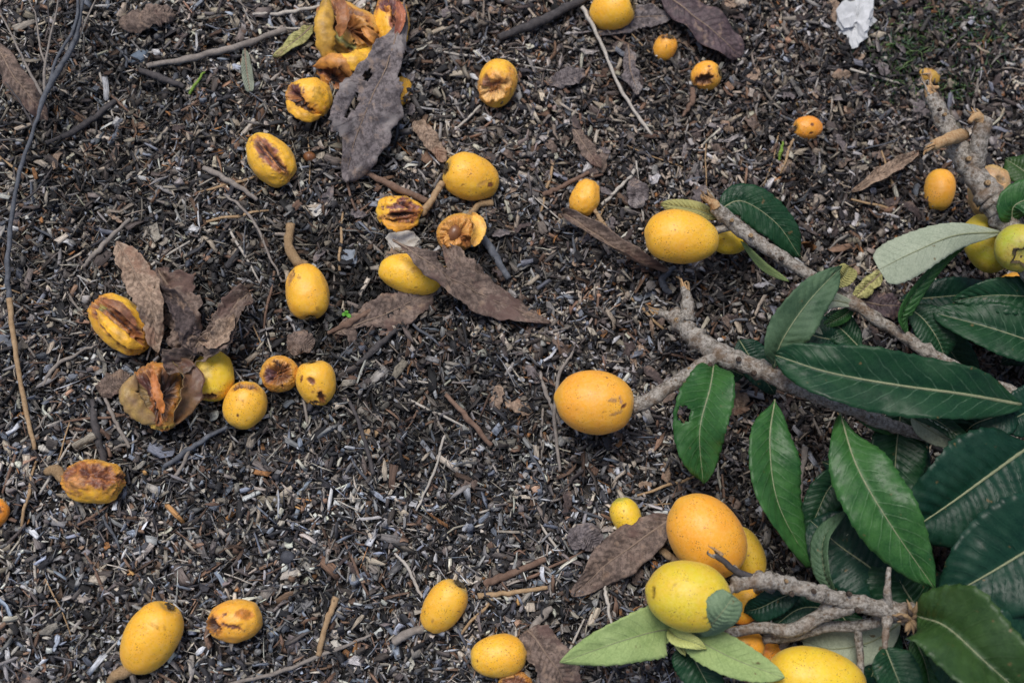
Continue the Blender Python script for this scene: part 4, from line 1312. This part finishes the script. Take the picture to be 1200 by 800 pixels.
def peel(root, pts, w, ctop, cund, curl=.3, a=.4, b=.4, roll=0, seed=0.0, jag=.3, twist=0):
    P = [at(*p) for p in pts]
    v, f, fm, luv, rib = leaf_geo(P, w * mpp(P[0]), fold=.0, curl=curl, a=a, b=b, nu=30, nv=12, vein=0, jag=jag, crumple=.0022, roll=roll, twist=twist, thick=.0011, seed=seed, pucker=.05)
    n = len(v) // 2
    cs = [(*ctop, .25)] * n + [(*cund, .0)] * n
    cs = [(c[0] * (1 + .5 * noise.noise(Vector(q) * 160)), c[1] * (1 + .5 * noise.noise(Vector(q) * 160)), c[2], c[3]) for c, q in zip(cs, v)]
    return link("peel", mesh_from("peel", rebase(v, root.location), f, (SKIN, SKIN), fm, attrs={"Col": ('FLOAT_COLOR', cs)}), root)


def root_of(text):
    return next(o for o in col.objects if o.get("label", "").startswith(text))


r_ = root_of("burst loquat skin")
peel(r_, [(384, -6, .030), (380, 25, .036), (384, 55, .030), (398, 70, .020)], 24, (.42, .24, .04), (.20, .08, .03), curl=-.4, seed=1)
peel(r_, [(390, 66, .026), (412, 70, .032), (432, 62, .030), (446, 52, .020)], 24, (.70, .38, .03), (.30, .12, .03), curl=-.4, seed=2)
peel(r_, [(396, -4, .038), (402, 18, .042), (398, 44, .036)], 15, (.26, .10, .035), (.14, .05, .02), curl=.4, seed=3)
peel(r_, [(424, 32, .040), (436, 44, .038), (446, 54, .026)], 12, (.48, .20, .05), (.2, .08, .03), curl=.5, seed=4)
r_ = root_of("rotten dark open loquat")
peel(r_, [(204, 424, .030), (222, 440, .036), (220, 466, .034), (204, 494, .022)], 24, (.09, .045, .03), (.42, .30, .12), curl=.7, seed=5, roll=35)
peel(r_, [(160, 438, .026), (150, 460, .032), (162, 482, .028), (190, 498, .020)], 24, (.30, .20, .08), (.10, .04, .03), curl=-.5, seed=6)
peel(r_, [(180, 438, .038), (184, 458, .042), (192, 484, .036)], 11, (.40, .13, .03), (.2, .06, .02), curl=.3, seed=7)
r_ = root_of("curled brown remnant")
peel(r_, [(366, 78, .018), (382, 70, .028), (402, 72, .032), (414, 92, .024)], 18, (.50, .22, .05), (.20, .08, .03), curl=-.6, seed=8)
r_ = root_of("loquat with a dark wedge")
peel(r_, [(336, 112, .022), (344, 128, .030), (362, 136, .030), (378, 134, .022)], 13, (.66, .34, .03), (.16, .05, .03), curl=-.4, seed=9)
r_ = root_of("shrivelled loquat")
peel(r_, [(448, 258, .026), (465, 266, .030), (488, 262, .024)], 11, (.62, .28, .03), (.16, .05, .03), curl=-.4, seed=10)
r_ = root_of("large loquat with a long torn")
peel(r_, [(112, 362, .030), (130, 384, .038), (152, 402, .036), (168, 408, .026)], 14, (.74, .38, .03), (.26, .10, .03), curl=-.4, seed=11)
peel(r_, [(122, 350, .036), (144, 362, .042), (160, 382, .036)], 10, (.22, .08, .05), (.14, .05, .03), curl=.4, seed=12)
r_ = root_of("split yellow loquat")
peel(r_, [(466, 2, .034), (470, 22, .038), (464, 44, .032)], 11, (.30, .10, .06), (.2, .07, .04), curl=.5, seed=13)
r_ = root_of("split open loquat showing")
peel(r_, [(552, 252, .024), (560, 268, .028), (554, 288, .022)], 16, (.66, .36, .08), (.5, .24, .05), curl=.5, seed=14, roll=20)

# chips leaning against the fruit
xs_, ys_, zs_ = [], [], []
for c_, A_, L_, W_, o_ in FRUITS:
    if c_.z - W_ / 2 > .012:
        continue
    ax = Vector((A_.x, A_.y, 0)).normalized()
    bx = Vector((-ax.y, ax.x, 0))
    for k in range(34):
        t = random.uniform(0, 6.283)
        rr = random.uniform(.36, .52)
        q = Vector((c_.x, c_.y, 0)) + ax * math.cos(t) * L_ * rr + bx * math.sin(t) * W_ * rr
        xs_.append(q.x)
        ys_.append(q.y)
        zs_.append(random.uniform(.007, .0135))
xs_, ys_, zs_ = np.array(xs_), np.array(ys_), np.array(zs_)
n_ = len(xs_)
L = .0062 * np.exp(rng.normal(0, .4, n_))
Wd = .0022 * np.exp(rng.normal(0, .4, n_))
V = chip_shapes(L, Wd, Wd * .4, L * .03)
G = chip_grain(V, L, n_)
V = place(V, xs_, ys_, zs_ + H(xs_, ys_), rng.uniform(0, 6.28, n_), rng.normal(0, .5, n_), rng.normal(0, .6, n_))
link("wood_chips", chip_mesh("wood_chips", V, G, chip_colours(n_) * .9), ground, kind="stuff", label="loose wood chips heaped against the fallen fruit")


# ------------------------------------------------------------------ sticks one can point to
def stick(label, pts, w, mat_, name="stick", wob=.0012, **kw):
    P = [gat(p[0], p[1], p[2] if len(p) > 2 else .010) for p in pts]
    m = mpp(P[0])
    return tube_obj(name, P, [x * m / 2 for x in w], STICKS[mat_], None, n=10 * len(P), seg=8, knob=.3, wob=wob, freq=130, label=label, cat="stick", **kw)


s1 = stick("long forked blue grey twig running beside the red brown curled leaf", [(98, -6, .050), (86, 50, .048), (56, 104, .045), (40, 150, .042), (20, 215, .038), (9, 300, .030), (11, 352, .024)], [5, 7, 7, 5, 5, 6, 6], 'blue')


def fork(parent, pts, w, mat_, name="side_twig"):
    P = [gat(*p) for p in pts]
    m = mpp(P[0])
    tube_obj(name, P, [x * m / 2 for x in w], STICKS[mat_], parent, n=8 * len(P), seg=7, knob=.25, wob=.0008)


fork(s1, [(11, 350, .0245), (18, 410, .020), (28, 470, .014), (41, 527, .009)], [7, 6, 6, 5], 'tan', "tan_lower_stem")
fork(s1, [(58, 102, .045), (66, 70, .049), (88, 30, .052), (92, -8, .052)], [5, 4, 4, 3], 'blue')
fork(s1, [(52, 112, .044), (54, 70, .050), (70, -8, .055)], [4, 3, 2], 'grey')
fork(s1, [(50, 112, .044), (30, 75, .044), (0, 15, .040)], [4, 3, 2], 'grey')
fork(s1, [(62, 92, .046), (48, 60, .046), (42, 20, .044), (30, -8, .042)], [3, 2.5, 2, 1.5], 'grey')
fork(s1, [(40, 150, .042), (24, 120, .040), (6, 96, .036)], [3, 2.5, 1.5], 'dark')
fork(s1, [(78, 62, .048), (60, 40, .050), (56, 0, .050)], [3, 2, 1.5], 'dark')
fork(s1, [(16, 240, .034), (40, 226, .028), (62, 196, .022)], [3, 2.5, 1.5], 'dark')
fork(s1, [(56, 82, .048), (80, 68, .046), (112, 0, .045)], [3, 3, 2], 'grey')
fork(s1, [(22, 300, .020), (35, 260, .018), (56, 210, .016), (70, 196, .014)], [3, 3, 2, 1.5], 'dark') if False else None
stick("long grey stick leading up to the pale yellow green leaf", [(172, 78), (225, 68, .012), (280, 54, .013), (336, 35)], [6, 8, 8, 7], 'grey')
stick("short black stick under the end of the long grey stick", [(164, 82), (190, 92), (216, 102)], [7, 9, 6], 'dark')
stick("thin pale grey stick beside the burst loquat skin", [(296, 17), (335, 15), (374, 7)], [3, 5, 4], 'pale')
stick("thick dark stick left of the round orange loquat", [(584, 44, .012), (630, 26, .013), (690, -4, .014)], [8, 12, 9], 'dark')
stick("long thin pale stick below the round orange loquat", [(682, 8, .014), (704, 50, .014), (730, 110, .013), (764, 158)], [5, 4, 4, 4], 'pale')
stick("tan stalk standing out on the fine chips", [(394, 700, .011), (382, 732, .013), (373, 768, .011)], [8, 7, 7], 'tan')
stick("forked grey twig near the tan stalk", [(255, 806), (330, 786), (385, 764), (435, 744)], [4, 5, 5, 3], 'grey')
stick("pale straight stick right of the grey green calyxed loquat", [(560, 698), (600, 694), (642, 688)], [7, 6, 5], 'tan')
stick("thick short brown stick pointing at the brown veined leaf", [(566, 684), (600, 672), (640, 654)], [8, 9, 7], 'brown')
stick("wavy grey twig hanging below the largest orange loquat", [(672, 412), (655, 440, .014), (650, 490, .012), (656, 552)], [3, 4, 4, 4], 'grey')
stick("thin grey twig crossing towards the wavy one", [(632, 436), (642, 466), (658, 500)], [4, 5, 3], 'grey')
stick("dark smooth stick on the open chips between the orange marked loquat and the largest one", [(522, 462), (550, 492, .012), (576, 522)], [5, 7, 6], 'brown')
stick("slender dark stick below the orange marked loquat", [(410, 470), (424, 505, .012), (438, 556)], [4, 5, 5], 'dark')
stick("fine straw-coloured stem on the chips", [(521, 510), (510, 550), (488, 598)], [3, 3, 2.5], 'pale')
stick("pale stick left of the oval split-backed loquat", [(238, 196), (268, 212, .012), (302, 234)], [6, 7, 5], 'grey')
stick("blue grey stick under the split open loquat", [(552, 262), (574, 290), (596, 326)], [8, 10, 7], 'blue')
stick("brown stick between the grey torn leaf and the shrivelled loquat", [(424, 200), (462, 218, .013), (500, 236)], [7, 8, 8], 'brown')
stick("short tan stalk standing beside the shrivelled bruised loquat", [(494, 251, .013), (506, 234, .018), (518, 214, .020)], [9, 8, 9], 'tan')
stick("red brown curled strip beside the flat brown leaf", [(384, 390), (410, 378, .014), (440, 360, .011)], [4, 9, 5], 'brown')
stick("black stick above the open chips", [(418, 428), (438, 410), (464, 386)], [4, 9, 5], 'dark')
s2 = stick("forked dark twig below the yellow dark-rimmed loquat", [(192, 548), (224, 524, .012), (266, 500)], [6, 7, 5], 'blue')
fork(s2, [(222, 526, .012), (214, 545, .010), (204, 560, .008)], [5, 5, 4], 'grey')
stick("dark rough stick below the brown leaf scrap", [(108, 468), (112, 500), (122, 542)], [6, 10, 8], 'dark')
stick("slim grey twig right of the dark rough stick", [(122, 464), (136, 495), (152, 524)], [4, 5, 4], 'grey')
stick("bent grey twig above the dark rough stick", [(50, 452), (62, 432), (90, 414), (114, 404)], [4, 5, 4, 2], 'grey')
stick("grey twig at the stalk of the folded brown leaf", [(612, 760), (630, 730), (646, 712)], [8, 10, 7], 'grey')
stick("short tan twig at the base of the brown veined leaf", [(774, 644, .014), (786, 652, .016), (802, 662, .016)], [7, 8, 7], 'tan')
stick("pale bent stem under the brown veined leaf", [(708, 680), (712, 705), (718, 740)], [5, 4, 3], 'pale')
stick("pale curved stem above the yellow calyxed loquat", [(462, 648), (478, 665), (494, 700)], [3, 4, 3], 'pale')
stick("thin grey twig curving down to the stalked yellow loquat", [(262, 228), (290, 250), (316, 300), (330, 330)], [3, 4, 3, 2], 'grey')
stick("grey twig right of the smooth brown leaf patch", [(98, 312), (118, 290, .012), (152, 256)], [4, 6, 5], 'grey')
stick("straight grey stick under the wedge-split loquat", [(54, 168), (90, 152), (136, 118)], [5, 8, 6], 'dark')
stick("short brown stalk below the small round bitten loquat", [(812, 104), (811, 120, .012), (800, 136)], [7, 7, 3], 'brown')
stick("pale twig beside the small pear-shaped loquat", [(705, 240), (724, 222), (744, 200)], [4, 4, 5], 'pale')
stick("tan stub under the small pear-shaped loquat", [(696, 246, .014), (703, 256, .012), (709, 266)], [5, 6, 6], 'tan')
stick("brown twig left of the small pear-shaped loquat", [(636, 228), (660, 218), (690, 202)], [6, 6, 5], 'brown')
stick("bright green stem bit by the black stick", [(222, 110), (230, 97, .012), (240, 84)], [3.5, 4, 2], 'green', name="green_stem")
stick("yellow green shoot near the three-spotted loquat", [(912, 190), (915, 178, .013), (918, 166)], [2, 4, 2], 'green', name="green_stem")
stick("pale stalk end under the grey torn leaf", [(421, 88, .012), (428, 76, .016), (442, 68, .016)], [6, 9, 9], 'grey')
stick("grey split stick lying below the pear-shaped yellow orange loquat", [(786, 345, .010), (776, 330, .012), (790, 312, .010)], [7, 8, 5], 'blue')
stick("long grey stick beneath the long green leaf", [(944, 524), (938, 560), (934, 600)], [7, 7, 6], 'grey')


# ------------------------------------------------------------------ stones, scrap, seedling, grass
def lump(name, label, cat, px, py, w, h, ang, mat_, tall=.5, rough=.35, seed=1.0, facet=True, nl=9, nn=14):
    p = at(px, py, .008)
    m = mpp(p)
    a = math.radians(ang)
    v, f = [], []
    z0 = .006 + float(H(p.x, p.y))
    for i in range(nl + 1):
        t = math.pi * i / nl
        for k in range(nn):
            ph = 2 * math.pi * k / nn
            d = Vector((math.sin(t) * math.cos(ph), math.sin(t) * math.sin(ph), math.cos(t)))
            r = 1 + rough * noise.noise(d * 1.6 + Vector((seed, 0, 0))) + rough * .5 * noise.noise(d * 4 + Vector((0, seed, 0)))
            x, y, z = d.x * r * w * m / 2, d.y * r * h * m / 2, d.z * r * tall * min(w, h) * m / 2
            v.append((x * math.cos(a) - y * math.sin(a), x * math.sin(a) + y * math.cos(a), z + tall * min(w, h) * m * .42))
    for i in range(nl):
        for k in range(nn):
            f.append((i * nn + k, (i + 1) * nn + k, (i + 1) * nn + (k + 1) % nn, i * nn + (k + 1) % nn))
    return link(name, mesh_from(name, v, f, (mat_,), smooth=not facet), None, label, cat, loc=Vector((p.x, p.y, z0 - .001)))


lump("stone", "pale angular stone between the shrivelled loquat and the torn brown leaf", "stone", 472, 284, 42, 26, 8, STONE, .6, .4, 3)
lump("stone", "blue grey flat stone beside the stalk of the stalked loquat", "stone", 409, 300, 18, 24, 20, simple_mat("slate", (.17, .20, .23), (.27, .30, .34), 120, .8), .4, .4, 5)
lump("stone", "dark round pebble on the fine chips", "stone", 337, 653, 18, 16, 0, STONE_D, .8, .15, 9, False)
lump("stone", "blue grey chip of stone by the black stick", "stone", 163, 66, 26, 15, 35, simple_mat("slate_dark", (.09, .12, .155), (.16, .20, .25), 120, .8), .5, .3, 12)
lump("stone", "white pebble near the stalked loquat's twig", "stone", 278, 246 - 0, 0.1 + 16, 14, 0, STONE, .6, .4, 15) if False else None
lump("stone", "small whitish pebble above the stalked yellow loquat", "stone", 370, 246, 20, 16, 20, STONE, .5, .5, 17)
lump("dried_seed", "dark brown round seed below the oval split-backed loquat", "seed", 363, 186, 15, 13, 0, SEED, .9, .1, 21, False)
lump("wood_fragment", "pale cut wood fragment beside the slender dark stick", "wood", 432, 510, 26, 12, 20, STICKS['tan'], .5, .3, 24)
lump("wood_fragment", "white square wood fragment near the tan stalk", "wood", 393, 758, 14, 15, 25, STONE, .5, .35, 27)
lump("wood_fragment", "pale tan wood fragment above the tan stalk", "wood", 340, 672, 26, 10, 22, STICKS['pale'], .6, .3, 29)

# white crumpled scrap
lump("white_scrap", "white crumpled scrap lying on the leaf litter near the grass", "scrap", 1003, 22, 30, 60, -8, WHITE, .55, 1.1, 33, True, 16, 22)

# seedling
GREEN = simple_mat("seedling_green", (.07, .24, .02), (.11, .33, .035), 300, .5)
sp = gat(406, 370, .006)
sd_root = link("seedling", None, None, "tiny bright green seedling below the stalked yellow loquat", "seedling", loc=sp)
tube_obj("stem", [sp, gat(406, 368, .014)], [.0005, .0004], GREEN, sd_root, n=4, seg=6)
for dx, dy in ((-5, 1), (5, 4), (0, -4)):
    c0, c1 = gat(406, 368, .014), gat(406 + dx * 1.1, 368 + dy * 1.1, .015)
    vv, ff, fm, luv, rib = leaf_geo([c0, c0.lerp(c1, .5) + Vector((0, 0, .001)), c1], .0030, nu=10, nv=6, vein=0, seed=dx, a=.4, b=.4)
    link("leaf", mesh_from("leaf", rebase(vv, sp), ff, (GREEN,)), sd_root)

# grass and moss patch
gm, nt, b = new_mat("grass_blade")
a = N(nt, "ShaderNodeAttribute", attribute_name="Col")
nt.links.new(a.outputs["Color"], b.inputs["Base Color"])
b.inputs["Roughness"].default_value = .6
v, f, cs = [], [], []
for k in range(900):
    cx, cy, sx, sy = random.choice(((1050, 75, 22, 20), (1050, 75, 24, 24), (1085, 40, 22, 18), (1140, 50, 22, 22), (1135, 30, 26, 14), (1110, 105, 10, 10), (1050, 60, 12, 24)))
    p = gat(random.gauss(cx, sx), random.gauss(cy, sy), .003)
    an = random.uniform(0, 6.28)
    d = Vector((math.cos(an), math.sin(an), 0))
    s = Vector((-d.y, d.x, 0)) * random.uniform(.0006, .0011)
    ln = random.uniform(.005, .013)
    lean = random.uniform(.2, 1.1)
    p1 = p + d * ln * .5 * lean * .7 + Vector((0, 0, ln * .5))
    p2 = p + d * ln * lean + Vector((0, 0, ln * .8))
    o0 = len(v)
    up_ = Vector((0, 0, .0003)) + d * .0003
    v += [p - s, p + s, p1 + s * .8, p1 - s * .8, p2, p1 + up_]
    f += [(o0, o0 + 1, o0 + 2, o0 + 3), (o0 + 3, o0 + 2, o0 + 4), (o0, o0 + 3, o0 + 5), (o0 + 1, o0 + 5, o0 + 2), (o0 + 3, o0 + 4, o0 + 5)]
    cg = random.choice(((.03, .075, .025), (.022, .06, .036), (.045, .10, .02), (.07, .12, .03)))
    cs += [(*cg, 1)] * 6
gp = gat(1085, 60, .0)
link("grass", mesh_from("grass", rebase(v, gp), f, (gm,), attrs={"Col": ('FLOAT_COLOR', cs)}), None, "thin patch of short green grass and moss", "grass", None, "stuff", loc=gp)
